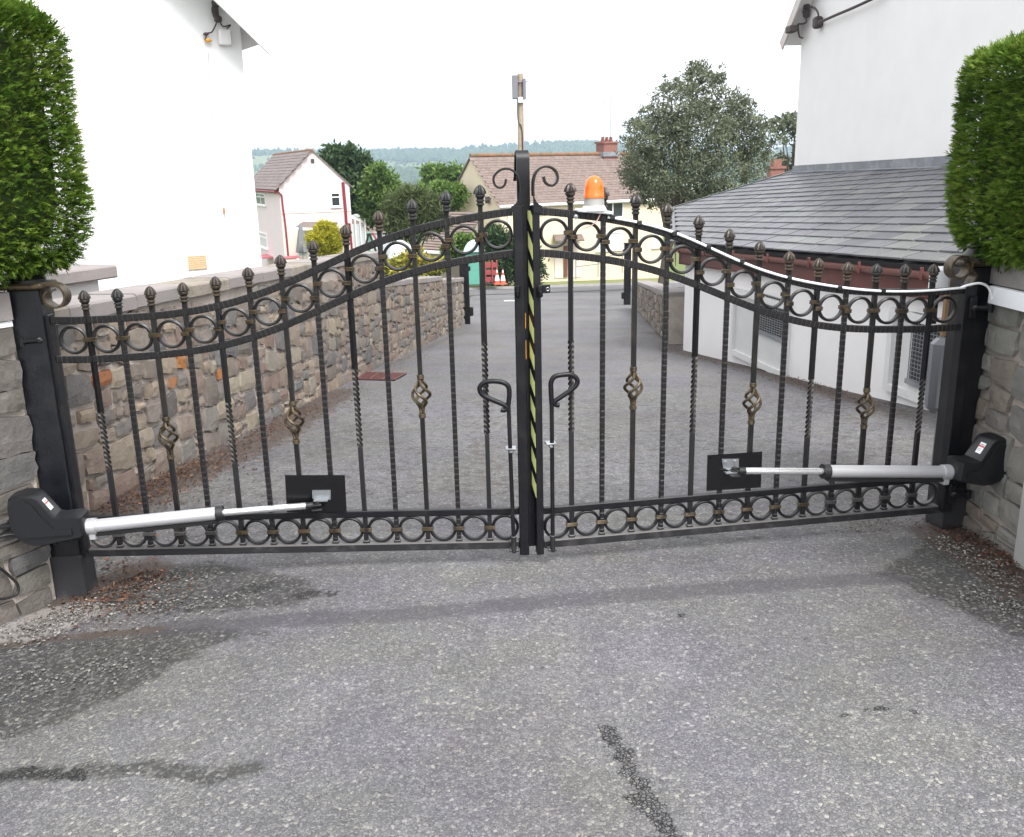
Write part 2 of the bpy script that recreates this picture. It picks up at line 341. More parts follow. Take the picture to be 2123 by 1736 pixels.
# ---------------------------------------------------------------- asphalt
def asphalt(name, marks=True):
    m, nt, p, pos = new_mat(name)
    L = nt.links
    wob = nnoise(nt, 40, 2, .5, pos)
    va = nt.nodes.new('ShaderNodeVectorMath'); va.operation = 'MULTIPLY_ADD'; L.new(wob.outputs[1], va.inputs[0]); va.inputs[1].default_value = (.006,)*3; L.new(pos, va.inputs[2])
    v = nt.nodes.new('ShaderNodeTexVoronoi'); v.inputs['Scale'].default_value = 92; L.new(va.outputs[0], v.inputs['Vector'])
    ve = nt.nodes.new('ShaderNodeTexVoronoi'); ve.feature = 'DISTANCE_TO_EDGE'; ve.inputs['Scale'].default_value = 92; L.new(va.outputs[0], ve.inputs['Vector'])
    v2 = nt.nodes.new('ShaderNodeTexVoronoi'); v2.inputs['Scale'].default_value = 190; L.new(pos, v2.inputs['Vector'])
    s1 = nt.nodes.new('ShaderNodeSeparateColor'); L.new(v.outputs['Color'], s1.inputs[0])
    s2 = nt.nodes.new('ShaderNodeSeparateColor'); L.new(v2.outputs['Color'], s2.inputs[0])
    chip = ramp(nt, [(0, (.095, .093, .098)), (.45, (.128, .126, .133)), (.74, (.155, .153, .155)), (.90, (.195, .19, .183)), (1, (.265, .257, .242))]); L.new(s1.outputs[0], chip.inputs[0])
    fine = ramp(nt, [(0, (.085, .084, .09)), (.6, (.128, .127, .134)), (1, (.21, .205, .205))]); L.new(s2.outputs[0], fine.inputs[0])
    keep = mth(nt, 'GREATER_THAN', s1.outputs[1], .5)
    c = mixc(nt, keep, fine.outputs[0], chip.outputs[0])
    edge = ramp(nt, [(0, (.55, .55, .56)), (.10, (1, 1, 1))]); L.new(ve.outputs['Distance'], edge.inputs[0])
    c = mixc(nt, 1., c, edge.outputs[0], 'MULTIPLY')
    big = nnoise(nt, 1.3, 6, .6, pos); tr = ramp(nt, [(.40, (.98, .97, 1.025)), (.60, (1.02, 1.025, .96))]); L.new(big.outputs[0], tr.inputs[0])
    c = mixc(nt, 1., c, tr.outputs[0], 'MULTIPLY')
    b2 = nnoise(nt, 5, 5, .6, pos); c = mixc(nt, 1., c, mth(nt, 'MULTIPLY_ADD', b2.outputs[0], .5, .75), 'MULTIPLY')
    pa = nnoise(nt, .75, 7, .65, pos); pr_ = ramp(nt, [(.50, (0, 0, 0)), (.66, (.5, .5, .5))]); L.new(pa.outputs[0], pr_.inputs[0])
    c = mixc(nt, pr_.outputs[0], c, mixc(nt, 1., c, (.86, .74, .68), 'MULTIPLY'))
    pb = nnoise(nt, .5, 5, .6, va.outputs[0]); pq = ramp(nt, [(.35, (.84, .84, .85)), (.6, (1.1, 1.1, 1.1))]); L.new(pb.outputs[0], pq.inputs[0]); c = mixc(nt, 1., c, pq.outputs[0], 'MULTIPLY')
    rough = .85
    if marks:
        def A(n):
            a = nt.nodes.new('ShaderNodeAttribute'); a.attribute_name = n; return a.outputs['Fac']
        n3 = nnoise(nt, 14, 6, .7, pos); jit = mth(nt, 'MULTIPLY_ADD', n3.outputs[0], 1.1, -.55)
        def thr(n, lo=.4, hi=.62, j=1.):
            q = mth(nt, 'ADD', A(n), mth(nt, 'MULTIPLY', jit, j)); r = ramp(nt, [(lo, (0, 0, 0)), (hi, (1, 1, 1))]); L.new(q, r.inputs[0]); return r.outputs[0]
        # moss-darkened binder: dark between the chips, chips stay
        dk = ramp(nt, [(.10, (.022, .023, .020)), (.32, (.125, .125, .115))]); L.new(mth(nt, 'MULTIPLY', v.outputs['Distance'], -1.), dk.inputs[0])
        wet = mixc(nt, 1., c, (.34, .345, .32), 'MULTIPLY')
        chipmask = ramp(nt, [(.72, (0, 0, 0)), (.84, (.75, .75, .75))]); L.new(s1.outputs[2], chipmask.inputs[0])
        wet = mixc(nt, chipmask.outputs[0], wet, mixc(nt, 1., chip.outputs[0], (1.0, 1.0, .93), 'MULTIPLY'))
        c = mixc(nt, mth(nt, 'MULTIPLY', thr('moss'), .85), c, wet)
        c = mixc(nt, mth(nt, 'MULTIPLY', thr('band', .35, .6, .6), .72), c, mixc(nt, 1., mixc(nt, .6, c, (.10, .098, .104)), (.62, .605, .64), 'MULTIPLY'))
        br = nnoise(nt, 30, 6, .7, pos); dirt = mixc(nt, br.outputs[0], (.035, .025, .021), (.10, .078, .066))
        c = mixc(nt, mth(nt, 'MULTIPLY', thr('dirt', .42, .66), .88), c, dirt)
        ck = ramp(nt, [(.05, (1, 1, 1)), (.22, (0, 0, 0))]); L.new(ve.outputs['Distance'], ck.inputs[0])
        c = mixc(nt, mth(nt, 'MULTIPLY', thr('crack', .50, .64, 2.1), mth(nt, 'MULTIPLY_ADD', ck.outputs[0], .75, .25)), c, (.010, .010, .011))
        c = mixc(nt, mth(nt, 'MULTIPLY', thr('pale', .4, .6), .55), c, (.34, .31, .29))
    L.new(c, p.inputs['Base Color']); p.inputs['Roughness'].default_value = .78; p.inputs['Specular IOR Level'].default_value = .35
    hgt = mth(nt, 'ADD', mth(nt, 'MULTIPLY', ve.outputs['Distance'], 1.2, None), mth(nt, 'MULTIPLY', s1.outputs[0], .35))
    bump(nt, p, hgt, .55, .006)
    return m
MT['asphalt'] = asphalt('chipped asphalt')
MT['road'] = asphalt('road asphalt', False)
m, nt, p, pos = new_mat('brushed bronze finial'); MT['finial'] = m
at_ = nt.nodes.new('ShaderNodeAttribute'); at_.attribute_name = 'rnd'; n1 = nnoise(nt, 3, 3, .5, pos); r2 = ramp(nt, [(.38, (.04, .04, .042)), (.6, (.095, .068, .045))]); nt.links.new(n1.outputs[0], r2.inputs[0])
nt.links.new(mixc(nt, at_.outputs['Fac'], (.006, .006, .007), r2.outputs[0]), p.inputs['Base Color']); p.inputs['Roughness'].default_value = .40; p.inputs['Metallic'].default_value = .3
# ================================================================= SETTING
# ---- the land to the horizon
def land(x, y):
    x = np.asarray(x, float); y = np.asarray(y, float)
    base = -.1*np.clip(y-3.7, 0, 75)-.35
    base = base - 16*sstep(75, 330, y)
    ridge = 70 - .012*(x+300) + 9*np.sin(x/310.+1.) + 5*np.sin(x/120.)
    hill = (ridge*.42)*sstep(1250, 1750, y+.25*x) + (ridge*.62)*sstep(1800, 2450, y-.1*x)
    return base + hill - .0*x
xs = np.concatenate([np.linspace(-4000, -900, 14), np.linspace(-850, 850, 120), np.linspace(900, 4000, 14)])
ys = np.concatenate([np.linspace(-600, -20, 8), np.linspace(-10, 120, 40), np.linspace(130, 1200, 40), np.linspace(1220, 2600, 110), np.linspace(2700, 6000, 10)])
X, Y = np.meshgrid(xs, ys); Z = land(X, Y)
nx, ny = len(xs), len(ys)
fs = [(j*nx+i, j*nx+i+1, (j+1)*nx+i+1, (j+1)*nx+i) for j in range(ny-1) for i in range(nx-1)]
m, nt, p, pos = new_mat('far fields and grass')
vo = nt.nodes.new('ShaderNodeTexVoronoi'); vo.inputs['Scale'].default_value = .0055; nt.links.new(pos, vo.inputs['Vector'])
r = ramp(nt, [(0, (.07, .11, .03)), (.3, (.13, .155, .06)), (.55, (.06, .095, .03)), (.75, (.17, .17, .08)), (1, (.08, .12, .04))]); nt.links.new(vo.outputs['Color'], r.inputs[0])
n1 = nnoise(nt, .03, 6, .6, pos); c = mixc(nt, 1., r.outputs[0], mth(nt, 'MULTIPLY_ADD', n1.outputs[0], .8, .6), 'MULTIPLY')
nt.links.new(c, p.inputs['Base Color']); p.inputs['Roughness'].default_value = .95; p.inputs['Specular IOR Level'].default_value = .1
MT['field'] = m
b = MB(); b.add(np.stack([X.ravel(), Y.ravel(), Z.ravel()], 1), fs)
tag(b.obj('ground', MT['field'], None, 60), None, kind='structure')
# ---- the drive
def segd(P, A, B):
    A = np.array(A[:2]); B = np.array(B[:2]); d = B-A; t = np.clip(((P-A)@d)/(d@d+1e-9), 0, 1)
    return np.linalg.norm(P-A-t[..., None]*d, axis=-1)
def line_mask(P, pts, r, soft=.5):
    """1 on the line, .5 at distance r, 0 at 2r"""
    Q = [gp(*q[:2]) for q in pts]; out = np.zeros(P.shape[:-1])
    for k in range(len(Q)-1):
        out = np.maximum(out, 1-segd(P, Q[k], Q[k+1])/(2*r))
    return np.clip(out, 0, 1)
def poly_mask(P, pts, soft=.12):
    Q = np.array([gp(*q)[:2] for q in pts]); inside = np.zeros(P.shape[:-1], bool); dist = np.full(P.shape[:-1], 1e9)
    for k in range(len(Q)):
        A, B = Q[k], Q[(k+1) % len(Q)]
        cond = ((A[1] > P[..., 1]) != (B[1] > P[..., 1]))
        xi = (B[0]-A[0])*(P[..., 1]-A[1])/((B[1]-A[1]) or 1e-9)+A[0]
        inside ^= cond & (P[..., 0] < xi); dist = np.minimum(dist, segd(P, A, B))
    return np.clip(.5+np.where(inside, 1, -1)*dist/(2*soft), 0, 1)
xs = np.concatenate([np.linspace(-9, -3.1, 14), np.arange(-3, 3.001, .03), np.linspace(3.1, 9, 14)])
ys = np.concatenate([np.linspace(-6, 1.6, 10), np.arange(1.7, 5.5, .03), np.linspace(5.56, 9, 50), np.linspace(9.2, 48, 60)])
X, Y = np.meshgrid(xs, ys); Z = G(X, Y); nx, ny = len(xs), len(ys)
Z = Z + .006*np.sin(X*2.3+.6)*np.sin(Y*1.9)
PXY = np.stack([X, Y], -1)
moss = np.maximum.reduce([
    poly_mask(PXY, [(0, 1537), (150, 1490), (319, 1412), (428, 1345), (560, 1310), (330, 1300), (-200, 1330), (-300, 1500)], .10),
    poly_mask(PXY, [(250, 1180), (420, 1165), (600, 1190), (690, 1235), (560, 1262), (330, 1275), (200, 1260)], .09),
    poly_mask(PXY, [(1820, 1190), (1950, 1100), (2123, 1120), (2250, 1300), (2123, 1330), (2000, 1270), (1880, 1215)], .08)*.95,
    line_mask(PXY, [(-60, 1610), (120, 1605), (300, 1595), (420, 1612), (520, 1600)], .045)*.85,
    line_mask(PXY, [(1140, 1108), (1500, 1120), (1840, 1095)], .03)*.6])
moss = np.maximum(moss, .45*sstep(3.8, 4.3, Y)*(1-sstep(7, 15, Y))*np.ones_like(X)); moss = np.maximum(moss, .20)
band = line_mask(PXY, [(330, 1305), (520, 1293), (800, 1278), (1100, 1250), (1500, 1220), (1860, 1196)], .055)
crack = np.maximum.reduce([
    line_mask(PXY, [(1255, 1510), (1290, 1570), (1320, 1615), (1350, 1660), (1385, 1720), (1392, 1760)], .030),
    line_mask(PXY, [(1325, 1650), (1365, 1690)], .04),
    line_mask(PXY, [(1740, 1485), (1830, 1470), (1900, 1476), (1990, 1470)], .012)*.95,
    line_mask(PXY, [(1395, 1265), (1415, 1275)], .018)*.9, line_mask(PXY, [(1665, 1325), (1700, 1332)], .012)*.9,
    line_mask(PXY, [(1270, 1330), (1276, 1350)], .008)*.9, line_mask(PXY, [(1115, 1380), (1130, 1384)], .008)*.9,
    line_mask(PXY, [(1150, 1335), (1165, 1340)], .008)*.9,
    line_mask(PXY, [(-80, 1625), (60, 1600), (180, 1610)], .03)*.9, line_mask(PXY, [(480, 1230), (560, 1215)], .05)*.75, line_mask(PXY, [(620, 1235), (690, 1225)], .05)*.7])
dirt = np.maximum.reduce([
    line_mask(PXY, [(700, 830), (900, 760), (1000, 720)], .5)*.42, line_mask(PXY, [(1000, 820), (1010, 1000)], .35)*.5, line_mask(PXY, [(1500, 800), (1900, 900)], .4)*.45,
    line_mask(PXY, [(120, 1265), (210, 1215), (300, 1180)], .13), line_mask(PXY, [(190, 1085), (404, 975), (560, 905), (700, 815)], .24)*.95,
    line_mask(PXY, [(800, 760), (958, 690)], .14)*.6,
    line_mask(PXY, [(1900, 860), (1760, 822), (1600, 772), (1384, 722)], .26)*.9, line_mask(PXY, [(1385, 720), (1400, 700), (1350, 690)], .3)*.7,
    poly_mask(PXY, [(1860, 1085), (2000, 1085), (2100, 1150), (2200, 1260), (2080, 1240), (1960, 1150)], .08),
    line_mask(PXY, [(-60, 1345), (120, 1322), (330, 1305)], .035)*.9, line_mask(PXY, [(1000, 900), (960, 1050)], .25)*.45])
pale = np.maximum(poly_mask(PXY, [(-60, 1330), (60, 1275), (170, 1245), (240, 1262), (150, 1300), (60, 1330)], .06), line_mask(PXY, [(60, 1300), (150, 1270)], .05)*.9)
b = MB(); b.add(np.stack([X.ravel(), Y.ravel(), Z.ravel()], 1), [(j*nx+i, j*nx+i+1, (j+1)*nx+i+1, (j+1)*nx+i) for j in range(ny-1) for i in range(nx-1)])
me = b.mesh('driveway', MT['asphalt'], 60)
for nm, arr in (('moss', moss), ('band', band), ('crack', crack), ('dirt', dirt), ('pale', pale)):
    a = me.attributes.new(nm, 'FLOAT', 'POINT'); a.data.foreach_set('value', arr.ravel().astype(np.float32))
tag(link('driveway', me), None, kind='structure')
# ---- cross street, verge and kerb
def S(y): return -.1*(y-3.9)-.015
def sheet(name, pts, mt, dz, kind='structure', nsub=24):
    """strip between two edge polylines given as (xA,yA),(xB,yB) pairs along its length"""
    b = MB(); P = []
    for (xa, ya), (xb, yb) in pts: P += [(xa, ya, S(ya)+dz), (xb, yb, S(yb)+dz)]
    b.add(P, [(2*k, 2*k+1, 2*k+3, 2*k+2) for k in range(len(pts)-1)]); return tag(b.obj(name, mt), None, kind=kind)
KY = lambda x: 48.2+.42*x*(x > -8)
def KYf(x): return 48.2+.42*max(x, -12)
sheet('road', [((x, KYf(x)-8.2), (x, KYf(x))) for x in np.linspace(-40, 45, 40)], MT['road'], .02)
MT['pave'] = mat('pale tarmac pavement', (.23, .21, .215), .9, 0, .25, 3)
MT['kerb'] = mat('concrete kerb', (.32, .31, .30), .9, 0, .25, 2)
m, nt, p, pos = new_mat('mown grass'); n1 = nnoise(nt, 1.2, 8, .7, pos); r = ramp(nt, [(.3, (.08, .11, .03)), (.5, (.15, .17, .055)), (.7, (.25, .22, .10))]); nt.links.new(n1.outputs[0], r.inputs[0])
nt.links.new(r.outputs[0], p.inputs['Base Color']); p.inputs['Roughness'].default_value = .95; MT['grass'] = m
b = MB(); kx = np.linspace(-40, 45, 50)
for a0, a1 in zip(kx[:-1], kx[1:]):
    q = [(a0, KYf(a0)), (a1, KYf(a1)), (a1, KYf(a1)+.15), (a0, KYf(a0)+.15)]
    b.prism([(x, y, S(y)-.1) for x, y in q], (0, 0, .24))
tag(b.obj('kerb', MT['kerb']), None, kind='structure')
sheet('grass_verge', [((x, KYf(x)+.15), (x, KYf(x)+14)) for x in np.linspace(-40, 45, 40)], MT['grass'], .13)
sheet('verge', [((x, KYf(x)-11.2), (x, KYf(x)-8.3)) for x in np.linspace(-30, -1.6, 14)], MT['grass'], .05)
sheet('pavement', [((x, KYf(x)-12.6), (x, KYf(x)-11.25)) for x in np.linspace(-30, -1.7, 14)], MT['pave'], .04)
mk = MB(); c0 = gp(1075, 626); mk.box(c0+np.array([0, 0, .045]), (1.0, .10, .02)); tag(mk.obj('road_marking', MT['uwhite']), None, kind='structure')
# ---- leaves on cards (numpy)
def leaf_mesh(name, C, D, ln, wd, mt, parent=None, rnd=None, fold=.0, N=None):
    """diamond leaves: base points C, directions D, lengths ln, widths wd"""
    n = len(C); D = D/(np.linalg.norm(D, axis=1)[:, None]+1e-9)
    if N is None: N = rng.normal(size=(n, 3))
    sd_ = np.cross(D, N); sd_ /= np.linalg.norm(sd_, axis=1)[:, None]+1e-9
    ln = np.broadcast_to(ln, (n,))[:, None]; wd = np.broadcast_to(wd, (n,))[:, None]
    V = np.empty((n, 4, 3)); V[:, 0] = C; V[:, 1] = C+D*ln*.45+sd_*wd*.5; V[:, 2] = C+D*ln; V[:, 3] = C+D*ln*.45-sd_*wd*.5
    me = bpy.data.meshes.new(name); me.vertices.add(4*n); me.vertices.foreach_set('co', V.ravel())
    me.loops.add(4*n); me.loops.foreach_set('vertex_index', np.arange(4*n)); me.polygons.add(n)
    me.polygons.foreach_set('loop_start', np.arange(0, 4*n, 4)); me.update()
    a = me.attributes.new('rnd', 'FLOAT', 'POINT'); rr = rng.random(n) if rnd is None else np.clip(rnd, 0, 1)
    a.data.foreach_set('value', np.repeat(rr, 4).astype(np.float32)); me.materials.append(mt)
    return link(name, me, parent)
# ================================================================= STONE WALLS
def unit_stone(seed):
    r = random.Random(seed); n = 4; V = []; F = []
    cor = [(r.uniform(-.10, .10), r.uniform(-.13, .13)) for _ in range(4)]
    for j in range(n):
        for i in range(n):
            a, c = i/(n-1), j/(n-1); x, z = a-.5, c-.5
            w = [(1-a)*(1-c), a*(1-c), (1-a)*c, a*c]
            x += sum(w[k]*cor[k][0] for k in range(4)); z += sum(w[k]*cor[k][1] for k in range(4))
            e = (i in (0, n-1))+(j in (0, n-1)); k = {0: 1, 1: .975, 2: .93}[e]
            y = -1+{0: r.uniform(-.25, .2), 1: r.uniform(-.1, .3), 2: r.uniform(.05, .45)}[e]
            jx, jz = (r.uniform(-.05, .05), r.uniform(-.055, .055)) if e < 2 else (0, 0); V.append((x*k+jx, y, z*k+jz))
    for j in range(n-1):
        for i in range(n-1): q = j*n+i; F.append((q, q+1, q+n+1, q+n))
    rim = [i for i in range(n)]+[n*j+n-1 for j in range(1, n)]+[n*(n-1)+i for i in range(n-2, -1, -1)]+[n*j for j in range(n-2, 0, -1)]
    b0 = len(V)
    for q in rim: V.append((V[q][0]*1.04, .3, V[q][2]*1.04))
    for k in range(len(rim)): F.append((rim[k], b0+k, b0+(k+1) % len(rim), rim[(k+1) % len(rim)]))
    return V, F
STONES = [unit_stone(s) for s in range(14)]
SMESH = {}
def stone_mesh(k, mt):
    if (k, mt.name) not in SMESH:
        b = MB(); b.add(*STONES[k]); SMESH[(k, mt.name)] = b.mesh('stone', mt, 18)
    return SMESH[(k, mt.name)]
def cut(x0, x1, z0, z1, lo, hi, r, out):
    w, h = x1-x0, z1-z0
    if w > hi or (w > lo*2 and w > h*r.uniform(1.3, 3.0)):
        if w > lo*1.7: q = x0+w*r.uniform(.35, .65); cut(x0, q, z0, z1, lo, hi, r, out); cut(q, x1, z0, z1, lo, hi, r, out); return
    if h > hi*.62 or (h > lo*1.3 and h > w*r.uniform(.7, 1.5)):
        if h > lo*1.25: q = z0+h*r.uniform(.33, .67); cut(x0, x1, z0, q, lo, hi, r, out); cut(x0, x1, q, z1, lo, hi, r, out); return
    out.append((x0, x1, z0, z1))
def rubble(parent, O, u, nrm, Lw, H, mt, mta, seed, lo=.10, hi=.30, depth=.026, joint=.026, limit=300, omat=None, oprob=0., force=(), band=.42, off=(0, 0, 0)):
    """stones over a wall face: O lower left corner, u along it, nrm outwards"""
    r = random.Random(seed); rects = []; z = 0
    while z < H-.02:
        h = min(band*r.uniform(.75, 1.25), H-z)
        if H-z-h < .08: h = H-z
        x = 0
        while x < Lw-.02:
            w = min(hi*r.uniform(1.5, 3.), Lw-x)
            if Lw-x-w < lo: w = Lw-x
            cut(x, x+w, z, z+h, lo, hi, r, rects); x += w
        z += h
    u = unit(u); nrm = unit(nrm); up = unit(np.cross(u, -nrm)); off = np.array(off)
    if up[2] < 0: up = -up
    R = basis(u, -nrm, up)
    rects.sort(key=lambda q: q[0]); rest = MB()
    for k, (x0, x1, z0, z1) in enumerate(rects):
        c = np.array(O)+u*(x0+x1)/2+up*(z0+z1)/2-off
        sx, sz = x1-x0-joint*r.uniform(.6, 1.5), z1-z0-joint*r.uniform(.6, 1.5); sy = depth*r.uniform(.7, 1.25); kk = r.randrange(14)
        a = r.uniform(-.05, .05); R2 = R@np.array([[math.cos(a), 0, math.sin(a)], [0, 1, 0], [-math.sin(a), 0, math.cos(a)]])
        o_ = any(z0 < f[1] < z1 and x0 < f[0] < x1 for f in force) or r.random() < oprob
        if k < limit:
            o = link('stone', stone_mesh(kk, omat if (o_ and omat) else mt), parent)
            m4 = Matrix.Identity(4); sc = (sx, sy, sz)
            for i in range(3):
                for j in range(3): m4[i][j] = R2[i][j]*sc[j]
                m4[i][3] = c[i]
            o.matrix_local = m4
        else:
            V = np.array(STONES[kk][0])*np.array([sx, sy, sz])@R2.T+c; rest.add(V, STONES[kk][1], r.random())
    if rest.v: tag(rest.obj('far_stones', mta, parent, 50, attr=True), None, kind='stuff')
# ---- long boundary wall on the left of the drive
WA = np.array([-2.35, 4.77]); WB = np.array([-1.0, 19.7]); wd = unit(WB-WA); wn_ = np.array([wd[1], -wd[0]])
wn3 = np.array([wn_[0], wn_[1], 0]); Lfull = np.linalg.norm(WB-WA)
def wpt(s, z): q = WA+wd*s; return np.array([q[0], q[1], z])
def wplane(x, y): p = onP(x, y, wpt(0, 0), wn3); return (p[:2]-WA)@wd, p[2]
lw = thing('stone_wall', 'long brown rubble stone wall with grey coping running down beside the drive', 'wall', wpt(0, G(*WA)))
lo_ = np.array(lw.location)
s1 = wplane(782, 520)[0]; th = .30
ztop = lambda s: 1.02-.0478*s                        # gently falling first length
Nin = -wn3
b = MB(off=lo_)
nseg = 16
for k in range(nseg):                                # core of the first length
    a0 = -.7+(s1+.7)*k/nseg; a1 = -.7+(s1+.7)*(k+1)/nseg
    q0, q1 = wpt(a0, 0), wpt(a1, 0); g0, g1 = float(G(q0[0], q0[1]))-.3, float(G(q1[0], q1[1]))-.3
    f = [(q0[0], q0[1], g0), (q1[0], q1[1], g1), (q1[0], q1[1], ztop(a1)-.07), (q0[0], q0[1], ztop(a0)-.07)]
    b.prism(f, Nin*th)
zt2 = lambda s: float(G(*(WA+wd*s)))+1.10
steps = [(s1, s1+4.9, .0), (s1+4.9, Lfull-.02, -.07)]
for a0, a1, dz in steps:
    for k in range(5):
        c0 = a0+(a1-a0)*k/5; c1 = a0+(a1-a0)*(k+1)/5; q0, q1 = wpt(c0, 0), wpt(c1, 0)
        b.prism([(q0[0], q0[1], S(q0[1])-.3), (q1[0], q1[1], S(q1[1])-.3), (q1[0], q1[1], zt2(c1)+dz-.06), (q0[0], q0[1], zt2(c0)+dz-.06)], Nin*th)
b.obj('wall_core', MT['mortar'], lw)
u3 = unit(wpt(s1, S(wpt(s1, 0)[1]))-wpt(0, S(WA[1]))); r0 = wpt(-.65, S(wpt(-.65, 0)[1])-.05)
forced = []
for q_ in ((205, 780), (351, 793), (369, 763), (451, 767), (680, 685), (647, 709), (681, 590), (760, 640)):
    s_, z_ = wplane(*q_); forced.append((s_, z_-S(wpt(s_, 0)[1])+.04))
# stones are laid in two runs: below the first length's sloping top and along the lower far length
def run(O_s, L, H, seed, limit, dz=0):
    O = wpt(O_s, S(wpt(O_s, 0)[1])-.04)+wn3*.002
    rubble(lw, O, u3, wn3, L, H, MT['stone'], MT['stone_a'], seed, .105, .36, limit=limit, omat=MT['ostone'], oprob=.006, force=[(a_-O_s, t_) for a_, t_ in forced], off=lo_)
run(-.65, 3.2, 1.10, 3, 200); run(2.55, 2.6, 1.20, 5, 70); run(5.15, s1-5.15, 1.36, 8, 25); run(s1, Lfull-s1, 1.08, 9, 5)
def coping_run(a0, a1, zf, n, over=.035, tk=.075, name='coping_stone'):
    for k in range(n):
        c0 = a0+(a1-a0)*k/n+.004; c1 = a0+(a1-a0)*(k+1)/n-.004; j = random.uniform(-.006, .006)
        q0, q1 = wpt(c0, zf(c0)-tk+j), wpt(c1, zf(c1)-tk+j); bb = MB(off=lo_)
        pr = [(over, 0), (over, tk*.85), (over-.012, tk), (-th-over+.012, tk), (-th-over, tk*.85), (-th-over, 0)]
        V = [q+wn3*a+np.array([0, 0, c]) for q in (q0, q1) for a, c in pr]
        bb.add(V, [(0, 1, 2, 3, 4, 5), (11, 10, 9, 8, 7, 6)]+[(i, (i+1) % 6, 6+(i+1) % 6, 6+i) for i in range(6)])
        bb.obj(name, MT['coping'] if k % 3 else MT['copedge'], lw)
coping_run(-.7, s1+.02, ztop, 11, tk=.085); coping_run(s1+.03, s1+4.9, lambda s: zt2(s), 6); coping_run(s1+4.91, Lfull, lambda s: zt2(s)-.07, 3)
# end face stones of the first length, above the lower part
rubble(lw, wpt(s1+.004, zt2(s1)+.0)+np.array([0, 0, 0]), -wn3, np.array([wd[0], wd[1], 0]), th, .30, MT['stone'], MT['stone_a'], 31, .09, .2, limit=20, off=lo_)
# pier block at the near end
pe = thing('stone_pier', 'squat stone pier with rough capstone at the near end of the long stone wall', 'pier', wpt(-.78, G(*(WA-wd*.78)))-wn3*.16)
po = np.array(pe.location); b = MB(off=po); Rw = basis(np.array([wd[0], wd[1], 0]), -wn3, [0, 0, 1])
b.box(wpt(-.80, .45)-wn3*.17, (.22, .36, 1.36), Rw); b.obj('pier_core', MT['mortar'], pe)
b = MB(off=po); b.box(wpt(-.80, 1.17)-wn3*.17, (.27, .42, .10), Rw, .012); b.obj('capstone', MT['copedge'], pe, 40)
rubble(pe, wpt(-.91, -.25)+wn3*.012, [wd[0], wd[1], 0], wn3, .22, 1.32, MT['stone'], MT['stone_a'], 41, .1, .24, off=po)
# ---- low stone wall on the right beyond the white annexe
r0_, r1_ = gp(1386, 714), gp(1318, 640)
rd = unit((r1_-r0_)*np.array([1, 1, 0])); rl = np.linalg.norm((r1_-r0_)[:2]); rn = np.array([-rd[1], rd[0], 0]); rn = rn if rn[0] < 0 else -rn
lwr = thing('stone_wall', 'short low dark stone wall with pale capping beyond the white annexe', 'wall', r0_)
ro = np.array(r0_); zr = lambda t: float(G(*(r0_+rd*t)[:2]))
ht = onP(1372, 588, r0_, rn)[2]-r0_[2]
b = MB(off=ro)
b.prism([r0_-np.array([0, 0, .3]), r0_+rd*rl+np.array([0, 0, zr(rl)-r0_[2]-.3]), r0_+rd*rl+np.array([0, 0, zr(rl)-r0_[2]+ht*.95]), r0_+np.array([0, 0, ht])], -rn*.3); b.obj('wall_core', MT['mortar'], lwr)
rubble(lwr, r0_+rn*.003, (r1_-r0_), rn, np.linalg.norm(r1_-r0_), ht*.94, MT['stone'], MT['stone_a'], 51, .14, .36, limit=120, off=ro)
for k in range(4):
    a, c = rl*k/4+.005, rl*(k+1)/4-.005; bb = MB(off=ro); z0, z1 = zr(a)-r0_[2]+ht*(1-.05*k/4), zr(c)-r0_[2]+ht*(1-.05*(k+1)/4)
    bb.prism([r0_+rd*a+rn*.04+[0, 0, z0], r0_+rd*c+rn*.04+[0, 0, z1], r0_+rd*c+rn*.04+[0, 0, z1+.07], r0_+rd*a+rn*.04+[0, 0, z0+.07]], -rn*.4); bb.obj('coping_stone', MT['coping'], lwr)
# ---- flank walls of the entrance
def flank(name_label, A, B, H, mt, seed, capz, cat='wall', lo=.13, hi=.30):
    A = np.array(A, float); B = np.array(B, float); d = unit(np.append((B-A)[:2], 0)); n = np.array([d[1], -d[0], 0])
    if n@(-A) < 0: n = -n
    Lq = np.linalg.norm((B-A)[:2]); t = thing('stone_wall', name_label, cat, A); o = np.array(t.location)
    z0 = min(A[2], B[2])-.08; b = MB(off=o)
    b.prism([(A[0], A[1], z0-.2), (B[0], B[1], z0-.2), (B[0], B[1], capz), (A[0], A[1], capz)], -n*.32); b.obj('wall_core', MT['mortar'], t)
    rubble(t, np.array([A[0], A[1], z0])+n*.004, d, n, Lq, capz-z0, mt, MT['stone_a'], seed, lo, hi, depth=.02, joint=.014, limit=300, off=o, band=.34)
    return t, d, n, Lq, o
FL_A = np.array([-2.015, 3.66, -.11]); FL_B = FL_A+np.array([-.50, -.87, 0])*1.6
fcap = 1.09
fl, fld, fln, fll, flo = flank('grey stone flank wall behind the motor that lies lower down its gatepost, below a hedge', FL_A, FL_B, fcap, MT['bstone'], 61, fcap)
b = MB(off=flo); b.prism([FL_A+fln*.02+[0, 0, fcap+.113], FL_B+fln*.02+[0, 0, fcap+.113], FL_B+fln*.02+[0, 0, fcap+.135], FL_A+fln*.02+[0, 0, fcap+.135]], -fln*.03); b.obj('white_strip', MT['white'], fl)
b = MB(off=flo); b.prism([FL_A+fln*.03+[0, 0, fcap+.14], FL_B+fln*.03+[0, 0, fcap+.14], FL_B+fln*.03+[0, 0, fcap+.25], FL_A+fln*.03+[0, 0, fcap+.25]], -fln*.4); b.obj('coping', MT['coping'], fl)
FR_A = np.array([2.160, 4.19, -.02]); FR_B = FR_A+np.array([.045, -1., 0])*2.0
frcap = 1.12
